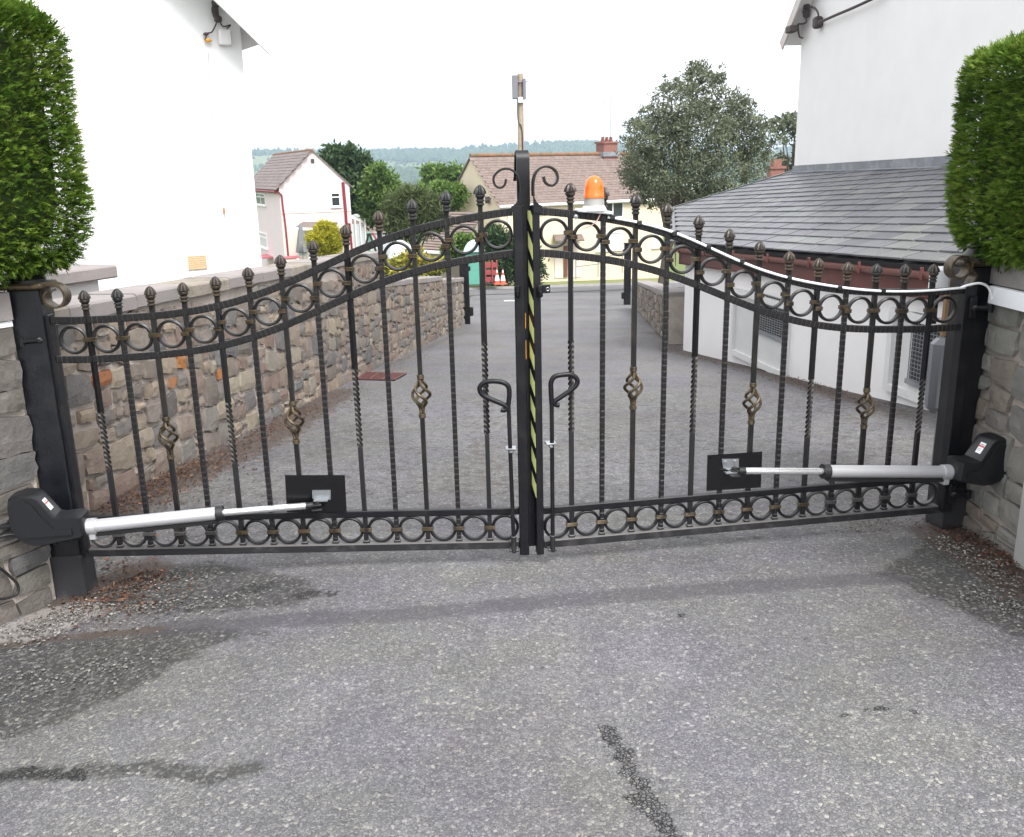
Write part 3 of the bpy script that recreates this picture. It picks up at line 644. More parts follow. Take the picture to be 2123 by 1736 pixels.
fr, frd, frn, frl, fro = flank('pale grey stone flank wall carrying white cable trunking, below a hedge', FR_A, FR_B, frcap, MT['gstone'], 71, frcap)
b = MB(off=fro); b.prism([FR_A+frn*.03+[0, 0, frcap+.025], FR_B+frn*.03+[0, 0, frcap+.025], FR_B+frn*.03+[0, 0, frcap+.16], FR_A+frn*.03+[0, 0, frcap+.16]], -frn*.4); b.obj('coping', MT['coping'], fr)
pil = MB(off=fro); cpx = FR_A+frd*.58
pil.prism([cpx+frn*.012+[0, 0, -.2], cpx+frd*1.3+frn*.012+[0, 0, -.2], cpx+frd*1.3+frn*.012+[0, 0, frcap-.05], cpx+frn*.012+[0, 0, frcap-.05]], frn*.035)
pil.obj('render_panel', mat('pale cement render', (.36, .355, .34), .9, 0, .15, 4, .4, 50, .004), fr)
fl['label'] = 'grey brown stone flank wall with a loop of black cable hanging on it'
fr['label'] = 'pale grey stone flank wall carrying white cable trunking'
# ================================================================= GATE LEAVES
SP = .135
TIP = np.array([1.123, 1.127, 1.131, 1.143, 1.16, 1.197, 1.241, 1.303, 1.363, 1.42, 1.458, 1.488, 1.506])+.10
FOOT = .10
uu = np.concatenate([[-SP*1.2], np.arange(13)*SP, [12*SP+.14, 12*SP+.2]])
tt = np.concatenate([[TIP[0]+.002], TIP, [TIP[-1]+.012, TIP[-1]+.014]])-.106
def nat_spline(x, y):
    n = len(x); h = np.diff(x); A = np.zeros((n, n)); r = np.zeros(n); A[0, 0] = A[-1, -1] = 1
    for i in range(1, n-1):
        A[i, i-1] = h[i-1]; A[i, i] = 2*(h[i-1]+h[i]); A[i, i+1] = h[i]; r[i] = 6*((y[i+1]-y[i])/h[i]-(y[i]-y[i-1])/h[i-1])
    Mx = np.linalg.solve(A, r)
    def f(q):
        q = np.asarray(q, float); i = np.clip(np.searchsorted(x, q)-1, 0, n-2); a = x[i+1]-q; b_ = q-x[i]; hh = h[i]
        return (Mx[i]*a**3+Mx[i+1]*b_**3)/(6*hh)+(y[i]/hh-Mx[i]*hh/6)*a+(y[i+1]/hh-Mx[i+1]*hh/6)*b_
    return f
for _ in range(2): tt[2:-2] = .25*tt[1:-3]+.5*tt[2:-2]+.25*tt[3:-1]
WT = nat_spline(uu, tt)                 # top edge of the upper rail
GAP = .163                              # upper rail to second rail
RH = .030
class Leaf: pass
def make_leaf(side):
    L = Leaf(); L.left = side == 'left'
    if L.left:
        ang = math.radians(-.4155); L.O = np.array([-1.7269, 3.7172, 0]); L.dir = np.array([math.cos(ang), math.sin(ang), 0]); L.s = -1
    else:
        ang = math.radians(9.476); L.O = np.array([1.8484, 3.9875, 0]); L.dir = -np.array([math.cos(ang), math.sin(ang), 0]); L.s = 1
    L.n = np.array([-L.dir[1], L.dir[0], 0])*L.s                     # towards the camera
    L.px = lambda x, y, f=0.: (lambda p: ((p-L.O)@L.dir, f, p[2]))(onP(x, y, L.O+L.n*f, L.n))
    L.w = lambda u, f, w: L.O+L.dir*u+L.n*f+np.array([0, 0, w])
    L.mb = lambda: MB(fn=lambda u, f, w: (u, L.s*f, w), flip=L.left)
    lab = ('black wrought iron gate leaf with a plain bare top rail' if L.left else 'black wrought iron gate leaf with orange beacon and white cable along its top rail')
    L.root = thing('gate_leaf', lab, 'gate', (L.O[0], L.O[1], 0), math.atan2(L.dir[1], L.dir[0]), 'pair of swing gate leaves')
    return L
def notched(path, prof, axis, mb, pitch=.021, depth=.07):
    """bar with hammered notches along its length"""
    P = np.array(path, float); d = np.concatenate([[0], np.cumsum(np.linalg.norm(np.diff(P, axis=0), axis=1))])
    n = max(int(d[-1]/pitch), 2); s = []; sc = []; rn = []
    for k in range(n):
        a = d[-1]*k/n; q = d[-1]/n; j = random.uniform(.85, 1.1)
        s += [a+.02*q, a+.13*q, a+.22*q, a+.5*q, a+.93*q]; sc += [(1-depth*.9*j, 1-depth*2.6*j), (1, 1.), (1, 1.0), (1.0, 1+depth*.5), (1, 1.02)]; rn += [.2, 1., 0, 0, 0]
    s = np.clip(np.array(s), 0, d[-1]); Q = np.stack([np.interp(s, d, P[:, i]) for i in range(3)], 1)
    mb.sweep(Q, prof, axis, sc, rn=rn); return mb
def sq(a, b): return [(-a/2, -b/2), (a/2, -b/2), (a/2, b/2), (-a/2, b/2)]
def cham(a, b, c): return [(-a/2+c, -b/2), (a/2-c, -b/2), (a/2, -b/2+c), (a/2, b/2-c), (a/2-c, b/2), (-a/2+c, b/2), (-a/2, b/2-c), (-a/2, -b/2+c)]
AX = (0, 1, 0)
def finial(L, u, z0, tip):
    h = tip-z0; k = h/.106
    pr = [(.0105, 0), (.0105, .020), (.0125, .026), (.0165, .029), (.0165, .034), (.0125, .037), (.0125, .040), (.0170, .043), (.0170, .048), (.0128, .051),
          (.0150, .055), (.0195, .062), (.0200, .066), (.0180, .069), (.0232, .0715), (.0228, .076), (.0205, .084), (.0165, .092), (.0110, .099), (.0050, .1045), (.0005, .106)]
    def mod(t, i):
        if i >= 14: return 1+.13*math.cos(8*t)*(1 if i < 19 else .3)
        if i in (10, 11, 12): return 1+.06*math.cos(5*t)
        if i < 2: return 1/max(abs(math.cos(t)), abs(math.sin(t)))*.86
        return 1
    b = L.mb(); b.lathe([(r, z0+q*k) for r, q in pr], (u, 0, 0), 32, mod)
    b.r = [((.5+.5*math.cos(8*(2*math.pi*(q % 32)/32)))**1.3 if q//32 >= 14 else (.9 if q//32 in (3, 4, 7, 8, 11, 12) else .12)) for q in range(len(b.v))]
    return b
def basket(L, u, z0, z1):
    b = L.mb(); H = z1-z0
    for k in range(4):
        P = []
        for t in np.linspace(0, 1, 22):
            env = (math.sin(math.pi*min(1, max(0, (t-.16)/.80)))**1.2)
            r = .0075+.030*env; a = k*math.pi/2+.5+t*math.pi*1.5
            P.append((u+r*math.cos(a), r*math.sin(a), z0+.018+t*(H-.036)))
        b.tube(P, .0066, 7)
    return b
def collar(b, u, z, h=.016, r=.0155, n=3):
    for k in range(n):
        zz = z-h/2+h*(k+.5)/n
        b.tube([(u+r*math.cos(a), r*math.sin(a), zz) for a in np.linspace(0, 2*math.pi, 14, endpoint=False)], h/n*.62, 6, closed=True)
def tie(L, u, w, wid):
    b = L.mb()
    for k in (-1, 0, 1): b.box((u, 0, w+k*.0056), (wid, .027, .0062), None, .0022)
    return b
def twist_bar(L, u, z0, z1, za, zb, a=.0185):
    """square bar whose middle is twisted like rope"""
    zs = np.concatenate([[z0, za-.004], np.linspace(za, zb, 110), [zb+.004, z1]]); b = L.mb(); V = []; R_ = []
    turns = (zb-za)/.088*2*math.pi
    for z in zs:
        t = np.clip((z-za)/(zb-za), 0, 1); th = t*turns; tw = 0 < t < 1 or za <= z <= zb
        for k in range(8):
            q = th+math.pi/4+k*math.pi/4; rr = a/2*((1.46 if k % 2 == 0 else .80) if tw else (1.414 if k % 2 == 0 else 1.0)); V.append((u+rr*math.cos(q), rr*math.sin(q), z)); R_.append(.75 if (tw and k % 2 == 0) else 0.)
    n = len(zs); b.add(V, [(i*8+k, i*8+(k+1) % 8, (i+1)*8+(k+1) % 8, (i+1)*8+k) for i in range(n-1) for k in range(8)]+[tuple(range(7, -1, -1)), tuple((n-1)*8+k for k in range(8))]); b.r[-len(V):] = R_
    return b
def build_leaf(L):
    R = L.root
    end = 12*SP+.128
    us = np.linspace(-SP-.012, end, 90); P1 = np.stack([us, 0*us, WT(us)-RH/2], 1); P2 = np.stack([us, 0*us, WT(us)-GAP-RH/2], 1)
    for nm, P in (('top_rail', P1), ('second_rail', P2)):
        b = L.mb(); notched(P, cham(RH, .022, .003), AX, b); b.obj(nm, MT['hammer'], R, 30, attr=True)
    b = L.mb(); b.box(((end-SP)/2, 0, FOOT-.018), (end+SP, .042, .036), None, .004); b.obj('bottom_rail', MT['grime'], R, 30)
    b = L.mb(); b.box(((end-SP)/2, 0, FOOT+.134), (end+SP, .026, .030), None, .003); b.obj('lower_rail', MT['iron'], R, 30)
    # bars
    for i in range(13):
        u = i*SP; wt = float(WT(u)); z1 = wt+.002; w2 = wt-GAP-RH; zl = FOOT+.15; mid = .5*(zl+w2); rng_ = w2-zl
        kind = 'THBH'[i % 4]; jj = random.uniform(-.004, .004)
        if kind == 'T':
            b = twist_bar(L, u, FOOT, z1, mid-.185*rng_, mid+.185*rng_); bar = b.obj('bar', MT['hammer'], R, 25, attr=True)
        elif kind == 'H':
            b = L.mb(); notched([(u, 0, FOOT), (u, 0, z1)], cham(.0195, .0195, .002), AX, b, .0255, .09); bar = b.obj('bar', MT['hammer'], R, 30, attr=True)
        else:
            a, c = mid-.09, mid+.09
            b = L.mb(); b.box((u, 0, (FOOT+a+.012)/2), (.0185, .0185, a+.012-FOOT)); b.box((u, 0, (c-.012+z1)/2), (.0185, .0185, z1-c+.012)); bar = b.obj('bar', MT['iron2'], R)
            basket(L, u, a, c).obj('basket', MT['bronze'], bar, 50)
            for z in (a+.006, c-.006):
                b = L.mb(); collar(b, u, z, .018, .0125); b.obj('collar', MT['bronze'], bar, 60)
        finial(L, u, wt, wt+.106).obj('finial', MT['finial'], bar, 45, attr=True)
        # small weld base on the bottom rail
        b = L.mb(); b.box((u, 0, FOOT+.006), (.030, .026, .012), None, .004); b.obj('bar_shoe', MT['grime'], bar, 40)
    # rings
    def ring(u, w, ru, rw, mt, parent):
        b = L.mb(); P = [(u+ru*math.cos(a), 0, w+rw*math.sin(a)) for a in np.linspace(0, 2*math.pi, 40, endpoint=False)]
        b.sweep(P, [(-.006, -.008), (.001, -.010), (.006, -.006), (.006, .006), (.001, .010), (-.006, .008)], AX, closed=True); return b.obj('ring', mt, parent, 50)
    uc = np.arange(14)*SP-SP/2; wc = WT(uc)-RH-(GAP-RH)/2
    for k in range(14):
        ring(uc[k], wc[k], .0535, .0535, MT['iron2'], R); ring(uc[k], FOOT+.060, .0535, .0535, MT['grime'] if k < 5 else MT['iron'], R)
    for i in range(13):
        if abs(wc[i]-wc[i+1]) < .013: tie(L, i*SP, .5*(wc[i]+wc[i+1]), .052).obj('tie', MT['bronze'], R, 40)
        else:
            tie(L, i*SP-.009, wc[i], .036).obj('tie', MT['bronze'], R, 40); tie(L, i*SP+.009, wc[i+1], .036).obj('tie', MT['bronze'], R, 40)
        tie(L, i*SP, FOOT+.060, .050).obj('tie', MT['bronze'] if i > 3 else MT['grime'], R, 40)
    # stiles
    su0 = -SP-.012; hw = .060 if L.left else .055
    b = L.mb(); b.box((su0-hw/2, 0, (FOOT-.036+WT(su0)+.01)/2), (hw, .05, WT(su0)+.01-FOOT+.036), None, .004); b.obj('hinge_stile', MT['iron'], R, 30)
    # rolled scroll on the hinge stile: wide strip curling over towards the bars
    zz = float(WT(su0)); c = np.array([su0+.030, 0, zz+.082])
    P = [(su0-.02, 0, zz+.0), (su0-.045, 0, zz+.045)]+[(c[0]+.05*math.cos(a)*k, 0, c[2]+.05*math.sin(a)*k) for a, k in ((3.3, 1.02), (2.6, 1.05), (1.9, 1.05), (1.2, 1.03), (.5, 1.0), (-.2, .97), (-.9, .92), (-1.6, .85), (-2.4, .76), (-3.1, .7), (-3.8, .6), (-4.5, .5))]
    b = L.mb(); b.sweep(smooth_path(P, 60), sq(.009, .055), AX); b.obj('rolled_scroll', MT['bronze'], R, 40)
    return end
LL = make_leaf('left'); LR = make_leaf('right'); END = build_leaf(LL); build_leaf(LR)
# --- meeting stiles
wl_, wr_ = .042, .031
b = LL.mb(); b.box((END+wl_/2, .004, (.035+WT(END)+.01)/2), (wl_, .05, WT(END)+.01-.035), None, .004); b.obj('lock_stile', MT['iron'], LL.root, 30)
b = LR.mb(); b.box((END+wr_/2, 0, (.035+WT(END)+.01)/2), (wr_, .04, WT(END)+.01-.035), None, .003); b.obj('lock_stile', MT['iron'], LR.root, 30)
Z5 = lambda x, y: ((1800+x/5.3075)/1.79746, (550+y/5.3075)/1.79746)
for L, pts, nm in ((LL, [(555, 1290), (555, 1165), (610, 1140), (650, 1105), (680, 1050), (705, 960), (712, 900), (772, 900), (776, 1290)], 'shoulder_plate'),
                   (LR, [(1003, 1290), (1003, 940), (1025, 1000), (1060, 1075), (1110, 1125), (1165, 1155), (1185, 1225), (1185, 1290)], 'shoulder_plate')):
    q = [L.px(*Z5(*a), .028) for a in pts]; b = L.mb(); b.prism(q, (0, -.012, 0)); b.obj(nm, MT['iron'], L.root)
for L, pts, wdt in ((LL, [(728, 960), (738, 860), (735, 760), (708, 620), (640, 500), (540, 435), (430, 420), (315, 465), (225, 560), (207, 650), (240, 745), (310, 795), (385, 785), (438, 720), (455, 625)], .022),
                    (LR, [(990, 960), (985, 800), (995, 640), (1040, 500), (1125, 410), (1235, 378), (1350, 400), (1440, 480), (1470, 590), (1445, 690), (1370, 752), (1290, 740), (1222, 680), (1190, 575)], .026)):
    P = smooth_path([L.px(*Z5(*a), .012) for a in pts], 70); b = L.mb(); b.sweep(P, cham(.009, wdt, .002), AX); b.obj('scroll', MT['iron2'], L.root, 40)
# --- cover strip over the joint (on the right leaf, far side) with its rolled-over top
uc_ = END+wr_+.024; P = [(uc_, -.030, .06), (uc_, -.030, 1.0), (uc_, -.030, 1.62), (uc_, -.030, 1.695), (uc_, -.036, 1.715), (uc_, -.052, 1.727), (uc_, -.070, 1.718), (uc_, -.080, 1.69), (uc_, -.086, 1.655), (uc_, -.10, 1.625), (uc_, -.115, 1.615)]
b = LR.mb(); b.sweep(np.array(P), [(-.003, -.026), (.003, -.026), (.003, .026), (-.003, .026)], (1, 0, 0)); b.obj('cover_strip', MT['iron'], LR.root, 40)
# --- hazard strip on the closing edge
u0, u1 = END+wr_+.001, END+wr_+.0125; V = [(u0, .020, .30), (u1, -.012, .30), (u1, -.012, 1.50), (u0, .020, 1.50)]
me = bpy.data.meshes.new('hazard_strip'); me.from_pydata([(u, LR.s*f, w) for u, f, w in V]+[(u-.002, LR.s*(f-.003), w) for u, f, w in V], [], [(0, 1, 2, 3), (7, 6, 5, 4), (0, 4, 5, 1), (2, 6, 7, 3), (0, 3, 7, 4), (1, 5, 6, 2)])
uv = me.uv_layers.new(); 
for pl in me.polygons:
    for li in pl.loop_indices:
        v = me.loops[li].vertex_index % 4; uv.data[li].uv = (float(v in (1, 2)), (V[v][2]-.30)/.112)
me.materials.append(MT['tape']); link('hazard_strip', me, LR.root)
for w_, h_ in ((.94, .075), (1.06, .06)): b = LL.mb(); b.box((END+wl_+.001, -.004, w_), (.002, .03, h_)); b.obj('edge_tape', MT['tape_o'], LL.root)
# --- latch lugs
q = LR.px(1133, 600, .02); b = LR.mb(); b.box((q[0], .012, q[2]), (.034, .006, .034), None, .002); lug = b.obj('padlock_lug', MT['iron'], LR.root, 40)
b = LR.mb(); b.tube([(q[0]-.006+.0065*math.cos(a), .016, q[2]+.0065*math.sin(a)) for a in np.linspace(0, 6.283, 12, endpoint=False)], .0015, 5, closed=True); b.obj('lug_hole', MT['zinc'], lug, 60)
for L, x in ((LL, 1073), (LR, 1119)):
    q = L.px(x, 604, .03); b = L.mb(); b.box((q[0], .034, q[2]), (.022, .018, .05), None, .005); b.box((q[0], .044, q[2]-.008), (.011, .016, .022), None, .003); b.obj('latch_keep', MT['iron'], L.root, 40)
# --- drop bolts
Z6 = lambda x, y: ((1700+x/2.043)/1.79746, (1300+y/2.043)/1.79746)
for L, hp, rod, brk in ((LL, [(398, 420), (405, 340), (395, 285), (350, 255), (270, 247), (205, 262), (178, 305), (205, 355), (290, 395), (360, 425), (385, 450), (365, 468), (342, 462)], [(398, 420), (408, 620), (416, 780), (428, 1180), (440, 1500)], (418, 762)),
                        (LR, [(727, 420), (722, 320), (722, 260), (745, 215), (800, 200), (870, 197), (915, 225), (920, 265), (880, 310), (800, 365), (752, 400), (755, 425), (785, 430)], [(727, 420), (730, 600), (732, 760), (733, 1100), (735, 1440)], (722, 722))):
    A = [L.px(*Z6(*a), .055) for a in hp]; B = [L.px(*Z6(*a), .055) for a in rod]
    B = [(B[0][0]+(B[-1][0]-B[0][0])*k/4, .055, B[0][2]+(.062-B[0][2])*k/4) for k in range(5)]
    b = L.mb(); b.tube(B, .009, 10); db = b.obj('drop_bolt', MT['iron'], L.root, 50)
    b = L.mb(); b.tube(smooth_path(A, 50), .0105, 10); b.obj('handle', MT['iron'], db, 50)
    q = L.px(*Z6(*brk), .055)
    b = L.mb(); b.box((q[0], .045, q[2]), (.044, .045, .008), None, .002); b.box((q[0], .055, q[2]-.012), (.02, .02, .014), None, .004); b.obj('guide', MT['zinc'], db, 40)
    b = L.mb(); b.lathe([(.0115, .0), (.0115, .07), (.009, .072)], (B[-1][0], .055, .066), 12); b.obj('sleeve', MT['grime'], db, 50)
    b = L.mb(); b.box((B[-1][0], .036, .070), (.040, .050, .010), None, .003); b.obj('lower_guide', MT['grime'], db, 50)
# --- hinges on both leaves
for L in (LL, LR):
    for w in (float(WT(-SP))-.09, .16):
        b = L.mb(); u = -SP-.05; b.box((u, .032, w), (.036, .014, .10), None, .006); h = b.obj('hinge_plate', MT['iron'], L.root, 40)
        b = L.mb(); b.tube([(u, .04, w), (u-.075, .045, w-.004)], .011, 10); b.lathe([(.014, -.018), (.014, .018)], (u-.075, .045, w-.004), 10); b.obj('hinge_pin', MT['iron'], h, 50)
        b = L.mb(); b.lathe([(.012, 0), (.013, .006), (.008, .011)], (0, 0, 0), 6, R=[[1, 0, 0], [0, 0, 1], [0, 1, 0]]); o = b.obj('nut', MT['grime'], h, 40); o.location = (u, L.s*.040, w)
# --- motor plates
Z4 = lambda x, y: ((900+x/2.042)/1.79746, (1300+y/2.042)/1.79746)
Z8 = lambda x, y: ((2400+x/2.17)/1.79746, (1200+y/2.17)/1.79746)
def plate(L, Zf, cor, br, bolts):
    q = [L.px(*Zf(*a), .018) for a in cor]; b = L.mb(); b.prism([(u, .018, w) for u, f, w in q], (0, -.005, 0)); pl = b.obj('mounting_plate', MT['plate'], L.root)
    q = [L.px(*Zf(*a), .024) for a in br]; b = L.mb(); b.prism([(u, .025, w) for u, f, w in q], (0, -.005, 0))
    lo = min(p[2] for p in q); u0 = min(p[0] for p in q); u1 = max(p[0] for p in q)
    b.box(((u0+u1)/2, .040, lo+.006), (u1-u0-.02, .032, .004)); k = b.obj('bracket', MT['zinc'], pl)
    for a in bolts:
        q = L.px(*Zf(*a), .028); bb = L.mb(); bb.lathe([(.0105, 0), (.0105, .002), (.0075, .0025), (.0075, .007)], (0, 0, 0), 12, R=[[1, 0, 0], [0, 0, L.s], [0, 1, 0]]); 
        me = bb.mesh('bolt', MT['zinc'], 40); o = link('bolt', me, k)
        me.transform(Matrix.Translation((q[0], L.s*.0255, q[2])))
    return lo
plate(LL, Z4, [(330, 962), (785, 962), (800, 1245), (345, 1245)], [(538, 1078), (678, 1076), (678, 1150), (560, 1150), (540, 1140)], [(570, 1100), (645, 1100)])
plate(LR, Z8, [(515, 1078), (957, 1048), (945, 1340), (507, 1368)], [(630, 1110), (767, 1108), (765, 1175), (720, 1215), (640, 1180)], [(663, 1137), (738, 1132)])
# ================================================================= GATE POSTS
MT['postiron'] = mat('old black post paint', (.0045, .005, .008), .36, 0, .5, 12, .4, 90, .003, tint=(.013, .013, .016), tsc=6)
MT['foot'] = mat('dusty worn post foot', (.022, .022, .026), .7, 0, .5, 8, .4, 90, .003, tint=(.07, .068, .068), tsc=5)
def gate_post(label, x, y, zb, zt, w, rz):
    t = thing('gate_post', label, 'post', (x, y, zb), rz, 'pair of iron gate posts')
    b = MB(); b.box((0, 0, (zt-zb)/2-.1), (w, w, zt-zb+.2), None, .006); b.obj('shaft', MT['postiron'], t, 30)
    b = MB(); b.box((0, 0, zt-zb+.012), (w*1.35, w*1.35, .024), None, .007); b.obj('cap_plate', MT['bronze'], t, 30)
    b = MB(); b.lathe([(w*.55, 0), (w*.55, .012), (w*.42, .022), (w*.32, .035), (w*.26, .05), (w*.30, .062), (w*.24, .072), (.002, .076)], (0, 0, zt-zb+.024), 20); b.obj('cap_knob', MT['iron2'], t, 40)
    b = MB(); b.box((0, 0, .06), (w+.008, w+.008, .24), None, .005); b.obj('dusty_foot', MT['foot'], t, 30)
    return t
pL = aty = None
gate_post('black square gate post beside the looped black cable', -1.955, 3.735, -.10, 1.235, .125, .05)
gate_post('black square gate post with white photocell behind it', 2.085, 4.115, -.02, 1.20, .125, .16)
# ================================================================= MOTORS
def motor(label, A, B, Cc, D, zr, side):
    """A rear pin, B barrel start, Cc barrel end, D rod end (world)"""
    A, B, Cc, D = [np.array(q, float) for q in (A, B, Cc, D)]
    t = thing('gate_motor', label, 'motor', (A[0], A[1], A[2]-.06), 0, 'pair of swing gate motors'); o = np.array(t.location)
    d = unit(D-B); up = unit(np.array([0, 0, 1])-d*d[2]); fr_ = np.cross(d, up); fr_ = fr_ if fr_[1] < 0 else -fr_
    Rm = basis(d, fr_, up)
    # housing outline along the arm (x), up (z)
    Lh = (B-A)@d; c = A
    prof = [(-.02, -.055), (.012, -.072), (.05, -.076), (Lh-.01, -.058), (Lh, -.05), (Lh, .032), (Lh-.02, .036), (Lh*.62, .034), (Lh*.52, .042), (Lh*.30, .128), (Lh*.22, .142), (.0, .150), (-.045, .136), (-.055, .10), (-.058, .02), (-.045, -.03)]
    if side < 0: pass
    def pt(x, f, z): return c+d*x+fr_*f+up*z
    b = MB(off=o); rings = []
    for f, k in ((-.055, .93), (-.048, .985), (-.03, 1.), (.03, 1.), (.046, .985), (.056, .93)):
        cx, cz = .05, .03; rings.append([pt(cx+(x-cx)*k, f, cz+(z-cz)*k) for x, z in prof])
    n = len(prof); V = [q for r_ in rings for q in r_]; nr = len(rings)
    b.add(V, [(i*n+k, i*n+(k+1) % n, (i+1)*n+(k+1) % n, (i+1)*n+k) for i in range(nr-1) for k in range(n)]+[tuple(range(n-1, -1, -1)), tuple((nr-1)*n+k for k in range(n))])
    hs_ = b.obj('motor_housing', MT['plastic'], t, 35)
    sp = [(-.036, .045), (-.03, .118), (.02, .124), (Lh*.20, .105), (Lh*.34, .046), (Lh*.5, -.004), (Lh*.8, -.012), (Lh*.8, -.035), (-.03, -.03)]
    b = MB(off=o); b.prism([pt(x, .0565, z) for x, z in sp], fr_*.007); b.obj('side_panel', MT['plastic'], hs_, 30)
    # sticker on the sloping face
    s0 = pt(Lh*.52, 0, .042); s1_ = pt(Lh*.30, 0, .128); sd_ = unit(s1_-s0); sn = np.cross(fr_, sd_); sn = sn if sn[2] > 0 else -sn
    ctr = s0+(s1_-s0)*.56+fr_*.012; ln_ = .052
    def st(nm, a, bb_, w, mt, lift, cw=0.): 
        q = MB(off=o); e = ctr+sn*lift+fr_*cw
        q.prism([e+sd_*a-fr_*w, e+sd_*a+fr_*w, e+sd_*bb_+fr_*w, e+sd_*bb_-fr_*w], sn*.0006); return q.obj(nm, mt, hs_ if nm == 'sticker' else STK)
    STK = st('sticker', -ln_/2, ln_/2, .017, MT['white'], .0008)
    st('red_band', .004, .011, .0165, MT['red'], .0016); st('printed_line', .014, .018, .012, MT['ink'], .0016); st('printed_line', -.006, -.004, .011, MT['ink'], .0016, -.002); st('printed_line', -.013, -.011, .009, MT['ink'], .0016, -.003)
    # barrel, collar, rod
    k_ = 1 if np.cross(fr_, d)[2] > 0 else -1
    b = MB(off=o); b.tube([B+d*.035, Cc], .0275, 24); b.obj('barrel', MT['alu'], t, 40)
    b = MB(off=o); b.tube([B-d*.004, B+d*.036], .034, 24); b.box(B+d*.016-up*.034, (.03, .036, .045), Rm, .004); b.obj('barrel_clamp', MT['alu'], t, 40)
    b = MB(off=o); b.sweep([B+d*.03, Cc], [(k_*q_, w_) for q_, w_ in ((-.026, -.016), (-.026, .016), (-.042, .014), (-.042, -.014))], fr_); b.obj('lower_channel', MT['black'], t)
    b = MB(off=o); b.tube([Cc-d*.004, Cc+d*.026], [.032, .032], 20); b.obj('end_cap', MT['black'], t, 40)
    b = MB(off=o); b.tube([Cc, D], .0145, 18); b.obj('piston_rod', MT['chrome'], t, 40)
    b = MB(off=o); b.tube([D-d*.004, D+d*.03], .014, 14); b.box(D+d*.045, (.045, .026, .008), Rm, .003); b.box(D+d*.045-up*.022, (.045, .026, .008), Rm, .003); b.lathe([(.013, 0), (.013, .012), (.006, .016)], (0, 0, 0), 12)
    nv = len(b.v)
    for k in range(nv-36, nv): b.v[k] = tuple(np.array(b.v[k])+D+d*.05+up*.003)
    b.obj('rod_fork', MT['black'], t, 40)
    b = MB(off=o); b.box(A-d*.075-up*.02, (.075, .04, .012), Rm, .002); b.box(A-d*.075+up*.012, (.075, .04, .012), Rm, .002); b.lathe([(.012, -.035), (.012, .03)], A-d*.07, 12); b.obj('rear_bracket', MT['black'], t, 40)
    return t, o
mL = motor('black and silver gate motor sloping up towards its plate beside the looped cable', atY(62, 1090, 3.50), atY(182, 1092, 3.53), atY(450, 1064.5, 3.60), atY(634, 1049, 3.655), 0, 1)
mR = motor('black and silver gate motor lying level below the white cable', atY(2052, 968, 3.86), atY(1968, 979, 3.84), atY(1716, 977.5, 3.72), atY(1545, 976.5, 3.66), 0, -1)
# ================================================================= BEACON, CABLES, SMALL FITTINGS
q = LR.px(1230, 440, .0); bu, bw = q[0], float(WT(q[0]))
bc = LR.w(bu, .012, bw+.006)
bt = thing('warning_beacon', 'orange domed warning beacon on a white base on the gate', 'beacon', bc)
b = MB(); Rb = rotz(math.atan2(LR.dir[1], LR.dir[0])); tl = .10
Rt = Rb@np.array([[math.cos(tl), 0, -math.sin(tl)], [0, 1, 0], [math.sin(tl), 0, math.cos(tl)]])
b.box((0, 0, .0), (.145, .062, .012), Rt, .004); b.lathe([(.052, .004), (.046, .014), (.043, .022)], (0, 0, 0), 24); b.obj('base_plate', MT['white'], bt, 40)
b = MB(); b.lathe([(.043, .02), (.041, .024), (.0395, .054), (.0395, .058)], (0, 0, 0), 28); b.obj('base_drum', mat('off white plastic', (.30, .295, .28), .5, 0, .04), bt, 40)
b = MB(); b.lathe([(.0415, .052), (.0415, .062), (.040, .064), (.038, .092), (.034, .112), (.026, .127), (.014, .136), (.001, .138)], (0, 0, 0), 32); b.obj('amber_lens', MT['orange'], bt, 40)
b = MB(); b.lathe([(.012, .06), (.014, .08), (.012, .095), (.001, .10)], (0, 0, 0), 12); b.obj('bulb', mat('bulb glass', (.9, .55, .2), .3), bt, 40)
b = MB(); b.tube(smooth_path([LR.w(bu-.02, .03, bw-.006)-bc, LR.w(bu-.005, .036, bw-.03)-bc, LR.w(bu+.02, .03, bw-.05)-bc, LR.w(bu+.045, .022, bw-.058)-bc], 16), .0022, 6); b.obj('wire', mat('pale red wire', (.55, .35, .32), .5), bt, 50)
b = MB(); b.lathe([(.009, 0), (.009, .004), (.004, .007)], (0, 0, 0), 10, R=basis([1, 0, 0], [0, 0, 1], [0, -1, 0])); o = b.obj('fixing_bolt', MT['zinc'], bt, 40); o.location = LR.w(bu+.075, .016, bw-.012)-bc
us = np.linspace(bu-.055, -SP-.01, 60)
cp = [LR.w(u, .0185, float(WT(u))-.006-.004*math.sin(u*9)) for u in us]
tr0 = np.array([2.115, 4.03, 1.135])
cp += [atY(1992, 597, 3.92), atY(2013, 590, 3.92), atY(2034, 588, 3.94), atY(2050, 598, 3.97), atY(2056, 622, 3.985)]
ct = thing('white_cable', 'white cable tied along the top rail from beacon to trunking', 'cable', cp[0])
b = MB(off=cp[0]); b.tube(cp[:56], .0055, 8); b.tube(smooth_path(cp[55:], 40), .0055, 8); b.obj('cable', MT['white'], ct, 60)
for u in (.14, .46, .62, .85, 1.10, 1.32, .02, .30):
    u = bu-.055-u*.93
    if u < -SP: continue
    e = LR.w(u, .0185, float(WT(u))-.006); b = MB(off=cp[0]); b.box(e, (.022, .016, .020), Rb, .003); b.obj('cable_tie', MT['black'], ct, 40)
tk = MB(); tA = FR_A+frn*.030+frd*.18+[0, 0, frcap-.055]; tk.prism([tA, tA+frd*1.8, tA+frd*1.8+[0, 0, .075], tA+[0, 0, .075]], frn*.028)
tag(tk.obj('cable_trunking', MT['white']), 'flat white plastic cable trunking along the top of the pale stone flank wall', 'trunking')
